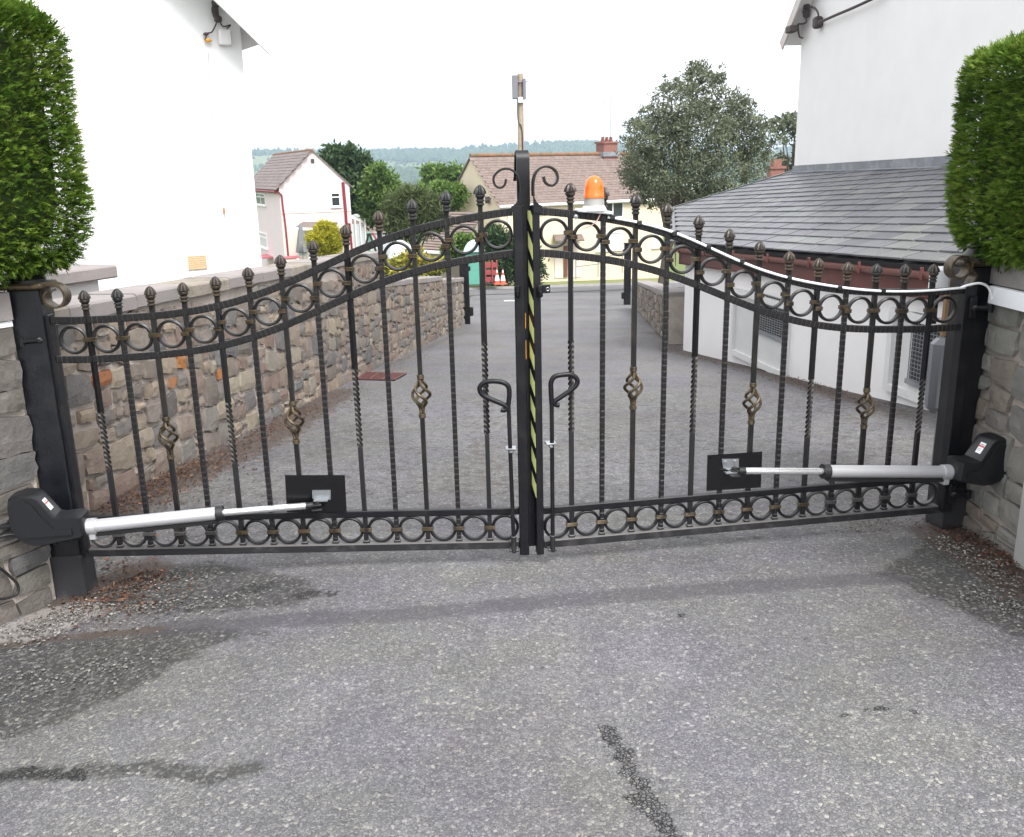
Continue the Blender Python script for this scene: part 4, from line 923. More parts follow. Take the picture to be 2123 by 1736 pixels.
ph = atY(1948, 580, 4.25); t = thing('photocell', 'white rounded photocell box behind the gate post', 'sensor', ph)
b = MB(); b.box((0, 0, 0), (.085, .06, .12), None, .014); b.obj('casing', MT['white'], t, 40)
b = MB(); b.box((.0, .02, -.12), (.02, .02, .18)); b.obj('stalk', MT['grime'], t)
ph = atY(172/1.0*.95, 572, 3.86); ph = atY(92, 583, 3.84); t = thing('photocell', 'small white sensor cap beside the post top under the hedge', 'sensor', ph)
b = MB(); b.box((0, 0, 0), (.035, .05, .022), None, .005); b.obj('casing', MT['white'], t, 40); b = MB(); b.box((-.02, .01, -.04), (.02, .03, .08)); b.obj('stalk', MT['iron'], t)
# black cable loop hanging from the left motor's rear bracket
wl3 = lambda x, y: onP(x, y, FL_A+fln*.05, fln)
P = smooth_path([wl3(22, 1105)+fln*.03, wl3(5, 1112), wl3(-25, 1130), wl3(-15, 1165), wl3(15, 1190), wl3(36, 1212), wl3(34, 1232), wl3(5, 1242), wl3(-40, 1242)], 60)
b = MB(); b.tube(P, .006, 8); tag(b.obj('black_cable', MT['black'], None, 60), 'black cable looping down the stone flank wall below the motor', 'cable')
P = smooth_path([atY(2098, 975, 3.86), atY(2108, 985, 3.84), atY(2116, 1015, 3.83), atY(2126, 1060, 3.80)], 20)
b = MB(); b.tube(P, .005, 8); tag(b.obj('black_cable', MT['black'], None, 60), 'thin black cable leaving the level motor down the rendered panel', 'cable')
# drain grating beside the long wall
dg = [gp(*q) for q in (((900+885/2.042)/1.79746, (1300+240/2.042)/1.79746), ((900+1160/2.042)/1.79746, (1300+245/2.042)/1.79746), ((900+1255/2.042)/1.79746, (1300+192/2.042)/1.79746), ((900+945/2.042)/1.79746, (1300+185/2.042)/1.79746))]
t = thing('drain_grating', 'red brown iron drain grating set in the drive beside the stone wall', 'grating', dg[0]); o = dg[0]
ex, ey = dg[1]-dg[0], dg[3]-dg[0]; zup = np.array([0, 0, 1.])
b = MB(off=o); b.prism([dg[0]+zup*.004, dg[1]+zup*.004, dg[2]+zup*.004, dg[3]+zup*.004], zup*.003); b.obj('pit_shade', MT['pit_shade'], t)  # no hole: black sheet on the drive painted as shade below the bars
for k in range(9):
    a = .03+.94*k/8; p0, p1 = dg[0]+(dg[3]-dg[0])*a, dg[1]+(dg[2]-dg[1])*a; b = MB(off=o); b.sweep([p0+zup*.012, p1+zup*.012], sq(.024, .005), (0, 0, 1)); b.obj('grate_bar', MT['rust'], t)
for a in (0, .33, .66, 1):
    p0, p1 = dg[0]+(dg[1]-dg[0])*a, dg[3]+(dg[2]-dg[3])*a; b = MB(off=o); b.sweep([p0+zup*.014, p1+zup*.014], sq(.024, .006), (0, 0, 1)); b.obj('cross_bar', MT['rust'], t)
# far gate posts
for x, y, top, lab in ((966, 672, 538, 'slim dark iron post standing at the far end of the long stone wall'), (1300, 632, 506, 'slim dark iron post with hinge bracket beyond the low stone wall')):
    g = gp(x, y); z1 = atY(x, top, g[1])[2]; t = thing('gate_post', lab, 'post', g)
    b = MB(); b.box((0, 0, (z1-g[2])/2-.1), (.20, .16, z1-g[2]+.2), None, .01); b.obj('shaft', MT['iron'], t, 30); b = MB(); b.box((0, 0, z1-g[2]+.015), (.24, .20, .03), None, .008); b.obj('cap_plate', MT['iron'], t, 30)
    b = MB(); b.box((-.13 if x > 1200 else .13, 0, .28), (.09, .1, .2), None, .02); b.obj('hinge_bracket', MT['iron2'], t, 30); b = MB(); b.box((-.11 if x > 1200 else .11, 0, z1-g[2]-.2), (.06, .08, .1), None, .01); b.obj('hinge_bracket', MT['iron2'], t, 30)
# ================================================================= BUILDINGS
def zv(*a): return np.array(a, float)
UP = zv(0, 0, 1)
def window(parent, o, c, r, n, w, h, mull=1, sill=True, name='window', open_top=False, curtain=False, fw=.06):
    """c centre on the wall face, r right, n outwards"""
    c = np.array(c, float); r = unit(r); n = unit(n); R = basis(r, n, UP); b = MB(off=o)
    for s in (-1, 1): b.box(c+r*s*(w/2-fw/2)+n*.03, (fw, .07, h), R)
    for s in (-1, 1): b.box(c+UP*s*(h/2-fw/2)+n*.03, (w-2*fw, .066, fw), R)
    for k in range(mull): b.box(c+r*(-w/2+w*(k+1)/(mull+1))+n*.03, (fw*1.1, .062, h-2*fw), R)
    if open_top: b.box(c+UP*h*.18+n*.03, (w-2*fw, .06, fw), R)
    wi = b.obj(name, MT['uwhite'], parent)
    for k in range(mull+1):
        x0 = -w/2+w*k/(mull+1); pw = w/(mull+1); q = MB(off=o); q.box(c+r*(x0+pw/2)+n*.012, (pw-fw*.9, .01, h-1.6*fw), R); q.obj('pane', MT['curtain'] if curtain else MT['glass'], wi)
    if sill: q = MB(off=o); q.box(c-UP*(h/2+.05)+n*.06, (w+.16, .14, .09), R, .01); q.obj('sill', MT['uwhite'], wi)
    return wi
# ---- white house on the left
hd = unit((.82, .57, 0)); hn = zv(.57, -.82, 0); V0 = zv(-3.4, 10, 0)
hp = lambda x, y, f=0.: onP(x, y, V0+hn*f, hn)
Cn = hp(534, 450); zE = hp(522, 46)[2]
hl = thing('house', 'tall white roughcast house end with yellow vent behind the stone wall', 'house', (Cn[0], Cn[1], -1.2)); ho = np.array(hl.location)
def H(t, z, f=0.): return zv(Cn[0], Cn[1], 0)+hd*t+hn*f+UP*z
b = MB(off=ho); b.prism([H(0, -1.4), H(0, zE), H(-3.6, zE+3.3), H(-7.2, zE), H(-7.2, -1.4)], -hn*7); b.obj('wall', MT['render'], hl)
sl = unit(hd*-3.6+UP*3.3); so = np.cross(hn, sl); so = so if so[2] > 0 else -so
e0 = H(.22, zE-.2)
b = MB(off=ho); b.prism([e0+hn*.34, e0+hn*.34+sl*5.2, e0+hn*.34+sl*5.2-hn*7, e0+hn*.34-hn*7], so*.05); rf = b.obj('roof', MT['tileg'], hl)
b = MB(off=ho); b.prism([e0+hn*.33-so*.006, e0+hn*.33+sl*5.2-so*.006, e0+sl*5.2-hn*5-so*.006, e0-hn*5-so*.006], -so*.02); b.obj('soffit', MT['smooth'], hl)
b = MB(off=ho); b.prism([e0+hn*.34-so*.16-sl*.06, e0+hn*.34+sl*5.2-so*.16, e0+hn*.34+sl*5.2+so*.05, e0+hn*.34+so*.05-sl*.06], hn*.03); b.obj('barge_board', mat('grey white barge board', (.55, .55, .55), .6), hl)
v0, v1 = hp(388, 548), hp(428, 540); vc = (v0+v1)/2; b = MB(off=ho); Rh = basis(hd, -hn, UP); vw = np.linalg.norm((v1-v0)[:2])
MT['vent'] = mat('yellow terracotta vent', (.62, .40, .18), .8, 0, .15, 20)
b.box(vc+hn*.004, (vw, .012, .155), Rh); vt = b.obj('vent', MT['uwhite'], hl)
for k in range(7): b = MB(off=ho); b.box(vc+hn*.012+UP*(-.066+.022*k), (vw-.01, .016, .011), Rh); b.obj('louvre', MT['vent'], vt)
# cable bracket cluster under the eave
for (x, y, w, h, mt) in ((447, 8, .07, .07, 'dark'), (447, 26, .055, .10, 'dark'), (452, 40, .07, .06, 'dark'), (466, 78, .13, .15, 'smooth'), (427, 71, .05, .03, 'dark'), (432, 84, .07, .025, 'tape_o')):
    b = MB(off=ho); b.box(hp(x, y, .04), (w, .06, h), Rh, .012); b.obj('junction_box', MT[mt], hl, 40)
for pts, r_ in (([(450, 45), (440, 66), (430, 70), (425, 84)], .008), ([(455, 42), (462, 55), (478, 52), (470, 60)], .007), ([(445, 0), (452, -8), (462, -30)], .012), ([(445, 5), (440, 20), (444, 36)], .009)):
    b = MB(off=ho); b.tube(smooth_path([hp(*q, .05) for q in pts], 16), r_, 6); b.obj('wire', MT['dark'], hl, 50)
pts = [(432, 110), (434, 150), (436, 200), (439, 240), (445, 310), (456, 380), (462, 420), (465, 440), (470, 492)]
b = MB(off=ho); b.tube(smooth_path([hp(*q, .012) for q in pts], 40), .004, 5); b.obj('cable', mat('pale wall cable', (.45, .38, .36), .7, 0, .5, 3), hl, 50)
b = MB(off=ho); b.tube([hp(464, 432, .016), hp(465, 443, .016)], .011, 6); b.obj('cable_clip', mat('red clip', (.55, .16, .08), .7), hl, 50)
# ---- white garden wall with coping, beside the near end of the long wall
ga = atY(112, 565, 5.9); gb = atY(222, 562, 6.3); gd = unit((gb-ga)*zv(1, 1, 0)); gn = zv(gd[1], -gd[0], 0)
gw = thing('garden_wall', 'low white rendered garden wall with thick grey coping slab', 'wall', (gb[0], gb[1], -.6)); go = np.array(gw.location)
topz = atY(222, 548, 6.3)[2]; P0 = zv(gb[0], gb[1], 0)
b = MB(off=go); b.prism([P0-gd*1.6-UP*.8, P0-gd*.09-UP*.8, P0-gd*.09+UP*(topz-.10), P0-gd*1.6+UP*(topz-.10)], -gn*.22); b.obj('wall', MT['smooth'], gw)
b = MB(off=go); b.box(P0-gd*.85-gn*.11+UP*(topz-.045), (1.7, .42, .085), basis(gd, -gn, UP), .01); b.obj('coping', MT['coping'], gw, 30)
# ---- annexe and white house on the right
A2, B2 = np.array([3.476, 7.24]), np.array([2.389, 13.66]); ed = unit(np.append(B2-A2, 0)); en = zv(-ed[1], ed[0], 0); en = en if en[0] < 0 else -en
A3 = np.append(A2, 0); ap = lambda x, y, f=0.: onP(x, y, A3+en*f, en)
E1 = ap(1400, 503, .16); E0 = ap(1968, 548, .16)
Tq = onP(1646, 357, A3-en*2.7, en)
rN = unit(np.cross(E0-E1, Tq-E1)); rN = rN if rN[2] > 0 else -rN
rp = lambda x, y: onP(x, y, E1, rN)
T1, T0, Mh = rp(1646, 357), rp(1975, 345), rp(1396, 433)
ra = unit(E1-E0); rs = np.cross(rN, ra); rs = rs if rs[2] > 0 else -rs
Enear = E0-ra*2.4; Tnear = T0+(T0-T1)*.55
an = thing('annexe', 'low white annexe with wide slate roof and red brown fascia', 'building', (B2[0], B2[1], -1.2)); ao = np.array(an.location)
b = MB(off=ao)
zw = lambda y: None
q0, q1 = Enear-en*.16, E1-en*.16
b.prism([zv(q0[0], q0[1], -1.6), zv(q1[0], q1[1], -2.0), q1+UP*.05, q0+UP*.05], -en*2.0); b.obj('wall', MT['smooth'], an)
# roof bed and slates
q = [Enear, E1, Mh, T1, Tnear]
b = MB(off=ao); b.prism([p_-rN*.03 for p_ in q], -rN*.04); bed = b.obj('roof', MT['slatebed'], an)
def inpoly(P, Q):
    ins = False
    for k in range(len(Q)):
        a, c = Q[k], Q[(k+1) % len(Q)]
        if (a[1] > P[1]) != (c[1] > P[1]) and P[0] < (c[0]-a[0])*(P[1]-a[1])/(c[1]-a[1])+a[0]: ins = not ins
    return ins
rc = lambda p_: ((p_-E0)@ra, (p_-E0)@rs); Q2 = [rc(p_) for p_ in q]
smax = max(k[1] for k in Q2); nrow = 16; rowh = smax/nrow; sw = .40
sb = MB(); sb.box((0, 0, 0), (sw-.022, rowh*1.30, .020), None, .003); smesh = sb.mesh('slate', MT['slate'], 30)
ns = 0; cols = int(13/sw)
def span(s_):
    xs_ = []
    for k in range(len(Q2)):
        a_, c_ = Q2[k], Q2[(k+1) % len(Q2)]
        if (a_[1] > s_) != (c_[1] > s_): xs_.append(a_[0]+(c_[0]-a_[0])*(s_-a_[1])/(c_[1]-a_[1]))
    return (min(xs_), max(xs_)) if len(xs_) > 1 else None
for j in range(nrow):
    sp_ = span((j+.5)*rowh)
    if not sp_: continue
    for i in range(cols):
        a = Q2[0][0]+(i+.5*(j % 2))*sw+random.uniform(-.012, .012); s_ = (j+.5)*rowh
        l0, l1 = max(a-sw/2, sp_[0]), min(a+sw/2, sp_[1])
        if l1-l0 < .05: continue
        a = (l0+l1)/2; kx_ = (l1-l0)/sw
        c = E0+ra*a+rs*(s_+rowh*.12)+rN*(.006+random.uniform(0, .003)); tl = math.radians(4.0+random.uniform(-.9, 1.0)); tw = random.uniform(-.008, .008)
        ys_ = rs*math.cos(tl)-rN*math.sin(tl); zs_ = rN*math.cos(tl)+rs*math.sin(tl); xs_ = unit(ra+ys_*tw); ys_ = np.cross(zs_, xs_)
        o = link('slate', smesh, an); m4 = Matrix.Identity(4)
        for k in range(3): m4[k][0], m4[k][1], m4[k][2], m4[k][3] = xs_[k]*kx_, ys_[k], zs_[k], c[k]-ao[k]
        o.matrix_local = m4; ns += 1
for nm_, P_, Q_ in (('hip_cap', T1, Mh), ('verge_cap', Mh, E1)):
    b = MB(off=ao); d_ = unit(Q_-P_); b.sweep([P_+rN*.02, Q_+rN*.02], sq(.045, .03), rN); b.obj(nm_, MT['slate'], an)
print('slates', ns)
# fascia, gutter
Re = basis(ra, en, np.cross(ra, en)); 
b = MB(off=ao); b.prism([Enear-en*.06-UP*.30, E1-en*.06-UP*.30, E1-en*.06-UP*.06, Enear-en*.06-UP*.06], -en*.03); b.obj('fascia_board', MT['fascia'], an)
b = MB(off=ao); b.prism([Enear-en*.06-UP*.30, E1-en*.06-UP*.30, E1-en*.17-UP*.28, Enear-en*.17-UP*.28], UP*.02); b.obj('soffit_board', MT['fascia'], an)
gpr = [(.055*math.cos(a), .055*math.sin(a)) for a in np.linspace(math.pi, 2*math.pi, 9)]+[(.048*math.cos(a), .048*math.sin(a)) for a in np.linspace(2*math.pi, math.pi, 9)]
b = MB(off=ao); V = [pt_+en*x+UP*(z-.075) for pt_ in (Enear-en*.0, E1+ra*.05) for x, z in gpr]; n = len(gpr)
b.add(V, [(k, (k+1) % n, n+(k+1) % n, n+k) for k in range(n)]); b.obj('gutter', mat('faded red gutter', (.22, .095, .08), .5, 0, .2, 5), an, 50)
for k in np.arange(.3, 9.5, .92):
    c = E1-ra*k; b = MB(off=ao); b.box(c+en*.055-UP*.085, (.03, .02, .10), Re, .004); b.obj('gutter_bracket', MT['fascia'], an)
b = MB(off=ao); b.prism([E1-en*.02-UP*.33, E1+ra*.02-en*.02-UP*.04, Mh-UP*.03, Mh-UP*.22], ra*.03); b.obj('barge_board', MT['fascia'], an)
# windows with wire grilles
def ann_window(x0, x1, y0, y1, gx0, gx1, gy0, gy1):
    c0, c1 = ap((x0+x1)/2, (y0+y1)/2), None; wA, wB = ap(x0, (y0+y1)/2), ap(x1, (y0+y1)/2); zt, zb = ap((x0+x1)/2, y0)[2], ap((x0+x1)/2, y1)[2]
    w = np.linalg.norm((wB-wA)[:2]); h = zt-zb; c = (wA+wB)/2; c[2] = (zt+zb)/2; rr = unit((wB-wA)*zv(1, 1, 0)); R = basis(rr, -en, UP)
    b = MB(off=ao); fw = .07
    for s in (-1, 1): b.box(c+rr*s*(w/2-fw/2)+en*.025, (fw, .05, h), R); b.box(c+UP*s*(h/2-fw/2)+en*.025, (w-2*fw, .046, fw), R)
    wi = b.obj('window', mat('grey white window surround', (.62, .62, .61), .8, 0, .1, 6), an)
    b = MB(off=ao); b.box(c+en*.006, (w-2*fw, .008, h-2*fw), R); b.obj('panel', mat('pale window board', (.55, .56, .55), .8, 0, .12, 4), wi)
    gA, gB = ap(gx0, (gy0+gy1)/2), ap(gx1, (gy0+gy1)/2); g1, g0 = ap((gx0+gx1)/2, gy0)[2], ap((gx0+gx1)/2, gy1)[2]
    gw_ = np.linalg.norm((gB-gA)[:2]); gh = g1-g0; gc = (gA+gB)/2; gc[2] = (g0+g1)/2
    b = MB(off=ao); b.box(gc+en*.014, (gw_, .006, gh), R); b.obj('pane', MT['glass'], wi)
    b = MB(off=ao)
    for k in range(13): b.box(gc+rr*(-gw_/2+gw_*k/12)+en*.03, (.006, .005, gh), R)
    for k in range(17): b.box(gc+UP*(-gh/2+gh*k/16)+en*.034, (gw_, .005, .006), R)
    b.obj('wire_grille', MT['zinc'], wi)
    b = MB(off=ao); b.box(gc-UP*(gh/2+.025)+en*.03, (gw_+.03, .03, .04), R); b.obj('sill', MT['lead'], wi)
ann_window(1521, 1640, 612, 762, 1572, 1634, 614, 692); ann_window(1845, 1990, 652, 838, 1893, 1975, 655, 800)
# upper house
Tn = unit(np.cross(UP, (T0-T1)*zv(1, 1, 0))); Tn = Tn if Tn[1] < 0 else -Tn; td = unit((T0-T1)*zv(1, 1, 0))
hr = thing('house', 'big white rendered house wall rising above the slate roof', 'house', (T1[0], T1[1], -1.2)); hro = np.array(hr.location)
T1g = zv(T1[0], T1[1], 0); tp = lambda x, y, f=0.: onP(x, y, T1g+Tn*f, Tn)
zc = tp(1668, 58)[2]
b = MB(off=hro); b.prism([T1g-UP*1.6, T1g+UP*zc, T1g+td*4+UP*(zc+3.6), T1g+td*9+UP*(zc+3.6), T1g+td*9-UP*1.6], -Tn*7); b.obj('wall', MT['smooth'], hr)
vs = unit(td*4+UP*3.6); vo_ = np.cross(vs, Tn); vo_ = vo_ if vo_[2] > 0 else -vo_
e0 = T1g-td*.28+UP*(zc-.20)
b = MB(off=hro); b.prism([e0+Tn*.22, e0+Tn*.22+vs*6, e0+vs*6-Tn*6, e0-Tn*6], vo_*.06); b.obj('roof', MT['tileg'], hr)
b = MB(off=hro); b.prism([e0+Tn*.21-vo_*.006, e0+Tn*.21+vs*6-vo_*.006, e0+vs*6-Tn*5-vo_*.006, e0-Tn*5-vo_*.006], -vo_*.02); b.obj('soffit', MT['smooth'], hr)
b = MB(off=hro); b.prism([e0+Tn*.22-vo_*.12, e0+Tn*.22+vs*6-vo_*.12, e0+Tn*.22+vs*6+vo_*.05, e0+Tn*.22+vo_*.05], Tn*.025); b.obj('barge_board', mat('pale brown barge board', (.55, .50, .47), .7, 0, .15, 4), hr)
b = MB(off=hro); b.box(tp(1641, 61, .24), (.22, .12, .10), basis(td, -Tn, UP), .01); b.obj('gutter_end', MT['dark'], hr, 30)
for pts, r_ in (([(1652, 45), (1662, 20), (1678, 15), (1690, 18), (1697, 32), (1692, 44)], .016), ([(1665, 25), (1672, 45), (1662, 50), (1655, 52), (1657, 75), (1664, 79)], .014), ([(1697, 48), (1730, 33), (1770, 16), (1830, -12)], .020)):
    b = MB(off=hro); b.tube(smooth_path([tp(*q, .1) for q in pts], 30), r_, 6); b.obj('wire', MT['dark'], hr, 50)
b = MB(off=hro); b.box(tp(1695, 47, .07), (.16, .12, .17), basis(td, -Tn, UP), .03); b.obj('insulator', MT['dark'], hr, 40)
b = MB(off=hro); b.box(tp(1672, 23, .07), (.08, .10, .22), basis(td, -Tn, UP), .03); b.obj('insulator', MT['dark'], hr, 40)
b = MB(off=hro); b.prism([T1+Tn*.02+UP*.0, T0+(T0-T1)*.5+Tn*.02+UP*.0, T0+(T0-T1)*.5+Tn*.02+UP*.13, T1+Tn*.02+UP*.10], Tn*.01); b.obj('flashing', MT['lead'], hr)
b = MB(off=hro); b.prism([T1+Tn*.032-td*.2, T0+(T0-T1)*.5+Tn*.032, T0+(T0-T1)*.5-rs*.12+rN*.02, T1-rs*.10+rN*.02-td*.2], rN*.008); b.obj('flashing_skirt', MT['lead'], hr)
# grey meter box and brown board behind the right post
gx = atY(1957, 770, 4.75); t = thing('meter_box', 'grey rounded box with brown board above it behind the gate post', 'box', (gx[0], gx[1], gx[2]-.22))
b = MB(); b.box((0, 0, .2), (.16, .10, .40), None, .03); b.obj('casing', MT['grey'], t, 40); b = MB(); b.box((.02, .01, .52), (.10, .03, .22)); b.obj('board', mat('brown board', (.20, .12, .06), .8), t)
b = MB(); b.box((.05, .03, -.3), (.07, .07, .8)); b.obj('post', MT['grey'], t)
# ---- generic far house
TILES = {}
def tile_roof(parent, o, P0, along, slope, nrm, La, Ls, tw, th_, mt, mta, limit, clip=None):
    key = (tw, th_, mt.name)
    if key not in TILES:
        q = MB(); q.box((0, 0, 0), (tw-.012, th_*1.25, .028)); TILES[key] = q.mesh('roof_tile', mt)
    rest = MB(); n = 0
    for j in range(int(Ls/th_)):
        for i in range(int(La/tw)+1):
            a = (i+.5*(j % 2))*tw; s_ = (j+.5)*th_
            if a > La: continue
            c = P0+along*a+slope*s_+nrm*(.03+random.uniform(0, .01)); tl = .07+random.uniform(-.01, .015)
            y_ = slope*math.cos(tl)-nrm*math.sin(tl); z_ = nrm*math.cos(tl)+slope*math.sin(tl); x_ = along
            if n < limit:
                ob = link('roof_tile', TILES[key], parent); m4 = Matrix.Identity(4)
                for k in range(3): m4[k][0], m4[k][1], m4[k][2], m4[k][3] = x_[k], y_[k], z_[k], c[k]-o[k]
                ob.matrix_local = m4
            else:
                V = np.array([[sx*(tw-.012)/2, sy*th_*.62, sz*.014] for sx in (-1, 1) for sy in (-1, 1) for sz in (-1, 1)])@basis(x_, y_, z_).T+c-o
                rest.add(V, [(0, 1, 3, 2), (4, 6, 7, 5), (0, 4, 5, 1), (2, 3, 7, 6), (0, 2, 6, 4), (1, 5, 7, 3)], random.random())
            n += 1
    if rest.v: tag(rest.obj('far_roof_tiles', mta, parent, attr=True), None, kind='stuff')
def gable_house(t, o, F, f, g, Lf, Lg, zb, ze, zr, wallm, over=.3):
    """F front-left eave corner (x,y); f along the front, g along the gable"""
    F = zv(F[0], F[1], 0); b = MB(off=o)
    prof = [F+UP*zb, F+g*Lg+UP*zb, F+g*Lg+UP*ze, F+g*Lg/2+UP*zr, F+UP*ze]
    b.prism(prof, f*Lf); b.obj('wall', wallm, t)
    sf = unit(g*Lg/2+UP*(zr-ze)); nf = unit(np.cross(f, sf)); nf = nf if nf[2] > 0 else -nf; Ls = np.linalg.norm(g*Lg/2+UP*(zr-ze))+over
    sb_ = unit(-g*Lg/2+UP*(zr-ze)); nb = unit(np.cross(f, sb_)); nb = nb if nb[2] > 0 else -nb
    P0 = F+UP*ze-sf*over-f*.12+nf*.01; P1 = F+g*Lg+UP*ze-sb_*over-f*.12+nb*.01
    b = MB(off=o); b.prism([P0, P0+f*(Lf+.24), P0+f*(Lf+.24)+sf*Ls, P0+sf*Ls], nf*.03); b.prism([P1, P1+f*(Lf+.24), P1+f*(Lf+.24)+sb_*Ls, P1+sb_*Ls], nb*.06); rf = b.obj('roof', MT['tileg'], t)
    return P0, sf, nf, Ls, P1, sb_, nb, rf
# ---- pink house
Yp = 60.; Pl = atY(578, 388, Yp); ph_ = math.radians(24); gdir = zv(math.cos(ph_), math.sin(ph_), 0); fdir = zv(-math.sin(ph_), math.cos(ph_), 0)
onG = lambda x, y, f=0.: onP(x, y, Pl+np.array([gdir[1], -gdir[0], 0])*f, zv(gdir[1], -gdir[0], 0))
Pr = onG(724, 384); wG = np.linalg.norm((Pr-Pl)[:2]); zeP = Pl[2]; zrP = onG(648, 313)[2]; zbP = -7.2
gN = zv(gdir[1], -gdir[0], 0); lN = zv(-fdir[1], fdir[0], 0); lN = lN if lN[0] < 0 else -lN
pk = thing('house', 'pale pink gabled house with maroon drainpipes and brown roof', 'house', (Pl[0], Pl[1], zbP)); pko = np.array(pk.location)
# gable faces the camera: ridge runs back along fdir
b = MB(off=pko); F0 = zv(Pl[0], Pl[1], 0); b.prism([F0+UP*zbP, F0+gdir*wG+UP*zbP, F0+gdir*wG+UP*zeP, F0+gdir*wG/2+UP*zrP, F0+UP*zeP], fdir*13); b.obj('wall', MT['pink'], pk)
b = MB(off=pko); zband = onG(650, 440)[2]; b.prism([F0+gN*.004+UP*zbP, F0+gN*.004+gdir*wG+UP*zbP, F0+gN*.004+gdir*wG+UP*zband, F0+gN*.004+UP*zband], gN*.03); b.obj('lower_render', MT['creamlow'], pk)
sL = unit(gdir*wG/2+UP*(zrP-zeP)); nL = unit(np.cross(sL, fdir)); nL = nL if nL[2] > 0 else -nL; LsP = np.linalg.norm(gdir*wG/2+UP*(zrP-zeP))+.3
sR = unit(-gdir*wG/2+UP*(zrP-zeP)); nR = unit(np.cross(sR, fdir)); nR = nR if nR[2] > 0 else -nR
A0 = F0+UP*zeP-sL*.3-fdir*.12; B0 = F0+gdir*wG+UP*zeP-sR*.3-fdir*.12
b = MB(off=pko); b.prism([A0, A0+fdir*13.3, A0+fdir*13.3+sL*LsP, A0+sL*LsP], nL*.05); b.prism([B0, B0+fdir*13.3, B0+fdir*13.3+sR*LsP, B0+sR*LsP], nR*.05); rfp = b.obj('roof', MT['tileg'], pk)
tile_roof(pk, pko, A0+nL*.05, fdir, sL, nL, 13.2, LsP, .55, .28, MT['tileg'], MT['tile_a'], 300)
b = MB(off=pko); b.tube([A0+sL*LsP+nL*.05-fdir*.02, A0+sL*LsP+nL*.05+fdir*13.3], .10, 8); b.obj('ridge_tiles', MT['ridge'], pk, 50)
b = MB(off=pko); b.prism([A0-UP*.02, A0+fdir*13.3-UP*.02, A0+fdir*13.3-UP*.17, A0-UP*.17], lN*.05); b.tube([A0+lN*.08-UP*.08, A0+fdir*13.3+lN*.08-UP*.08], .07, 8); b.obj('gutter', MT['maroon'], pk, 40)
def pipe(par, o, pts, r, mt, name='drainpipe'):
    b = MB(off=o); b.tube(pts, r, 8); return b.obj(name, mt, par, 40)
pipe(pk, pko, [onG(574, 396, .12), onG(584, 405, .1), onG(586, 425, .1), onG(592, 470, .1), onG(598, 535, .1)], .06, MT['maroon'])
pipe(pk, pko, [onG(711, 378, .1), onG(713, 400, .1), onG(716, 432, .1), onG(718, 463, .1)], .10, MT['maroon']); pipe(pk, pko, [onG(717, 464, .1), onG(725, 464, .1), onG(727, 485, .12), onG(731, 535, .12)], .07, MT['maroon'])
b = MB(off=pko); b.prism([F0+gN*.034+UP*(zband-.03), F0+gN*.034+gdir*wG+UP*(zband-.03), F0+gN*.034+gdir*wG+UP*(zband+.05), F0+gN*.034+UP*(zband+.05)], gN*.04); b.obj('string_course', MT['pink'], pk)
def pwin(x0, x1, y0, y1, **k):
    a, c = onG(x0, y0), onG(x1, y1); window(pk, pko, zv((a[0]+c[0])/2, (a[1]+c[1])/2, (a[2]+c[2])/2), gdir, gN, np.linalg.norm((c-a)[:2]), a[2]-c[2], **k)
pwin(685, 706, 400, 428, mull=0, open_top=True)
b = MB(off=pko); b.box(onG(648, 334, .02), (.22, .05, .26), basis(gdir, -gN, UP)); b.obj('gable_vent', MT['dark'], pk)
onS = lambda x, y, f=0.: onP(x, y, Pl+lN*f, lN)
def swin(x0, x1, y0, y1, **k):
    a, c = onS(x0, y0), onS(x1, y1); window(pk, pko, zv((a[0]+c[0])/2, (a[1]+c[1])/2, (a[2]+c[2])/2), -fdir, lN, np.linalg.norm((c-a)[:2]), a[2]-c[2], **k)
swin(531, 552, 400, 426, mull=1, open_top=True); swin(537, 556, 480, 516, mull=0, open_top=True, curtain=True)
b = MB(off=pko); b.box(onS(545, 532, .5)+UP*0, (1.2, 2.6, .10), basis(lN, fdir, UP)); b.box(onG(598, 534, .45), (1.3, .9, .10), basis(gdir, -gN, UP)); b.obj('red_ledge', mat('faded red ledge', (.45, .14, .15), .8), pk)
b = MB(off=pko); b.box(onG(598, 548, .45)-UP*.1, (1.1, .8, .9), basis(gdir, -gN, UP)); b.obj('plinth', MT['creamlow'], pk)
# porch on the pink house
px0 = onG(616, 515, .05); po_ = thing('porch', 'white lean-to porch with brown roof on the pink house', 'porch', px0); poo = np.array(po_.location)
b = MB(off=poo); q = lambda x, y, f: onG(x, y, f)
b.prism([q(614, 472, 2.0), q(668, 476, 2.0), q(700, 463, .06), q(628, 462, .06)], UP*.06); b.obj('roof', MT['tile'], po_)
for x in (615, 640, 668, 690): b = MB(off=poo); c = q(x, 500, 1.9); b.box(zv(c[0], c[1], -5.1), (.16, .12, 3.2)); b.obj('post', MT['uwhite'], po_)
b = MB(off=poo); c0_, c1_ = q(616, 500, 1.85), q(690, 500, 1.85); b.prism([zv(c0_[0], c0_[1], -7), zv(c1_[0], c1_[1], -7), zv(c1_[0], c1_[1], -4.0), zv(c0_[0], c0_[1], -4.0)], -gN*.03); b.obj('glazing', MT['glass'], po_)
b = MB(off=poo); b.prism([q(614, 477, 2.02), q(700, 480, 2.02), q(700, 474, 2.02), q(614, 472, 2.02)], gN*.05); b.obj('fascia_board', MT['uwhite'], po_)
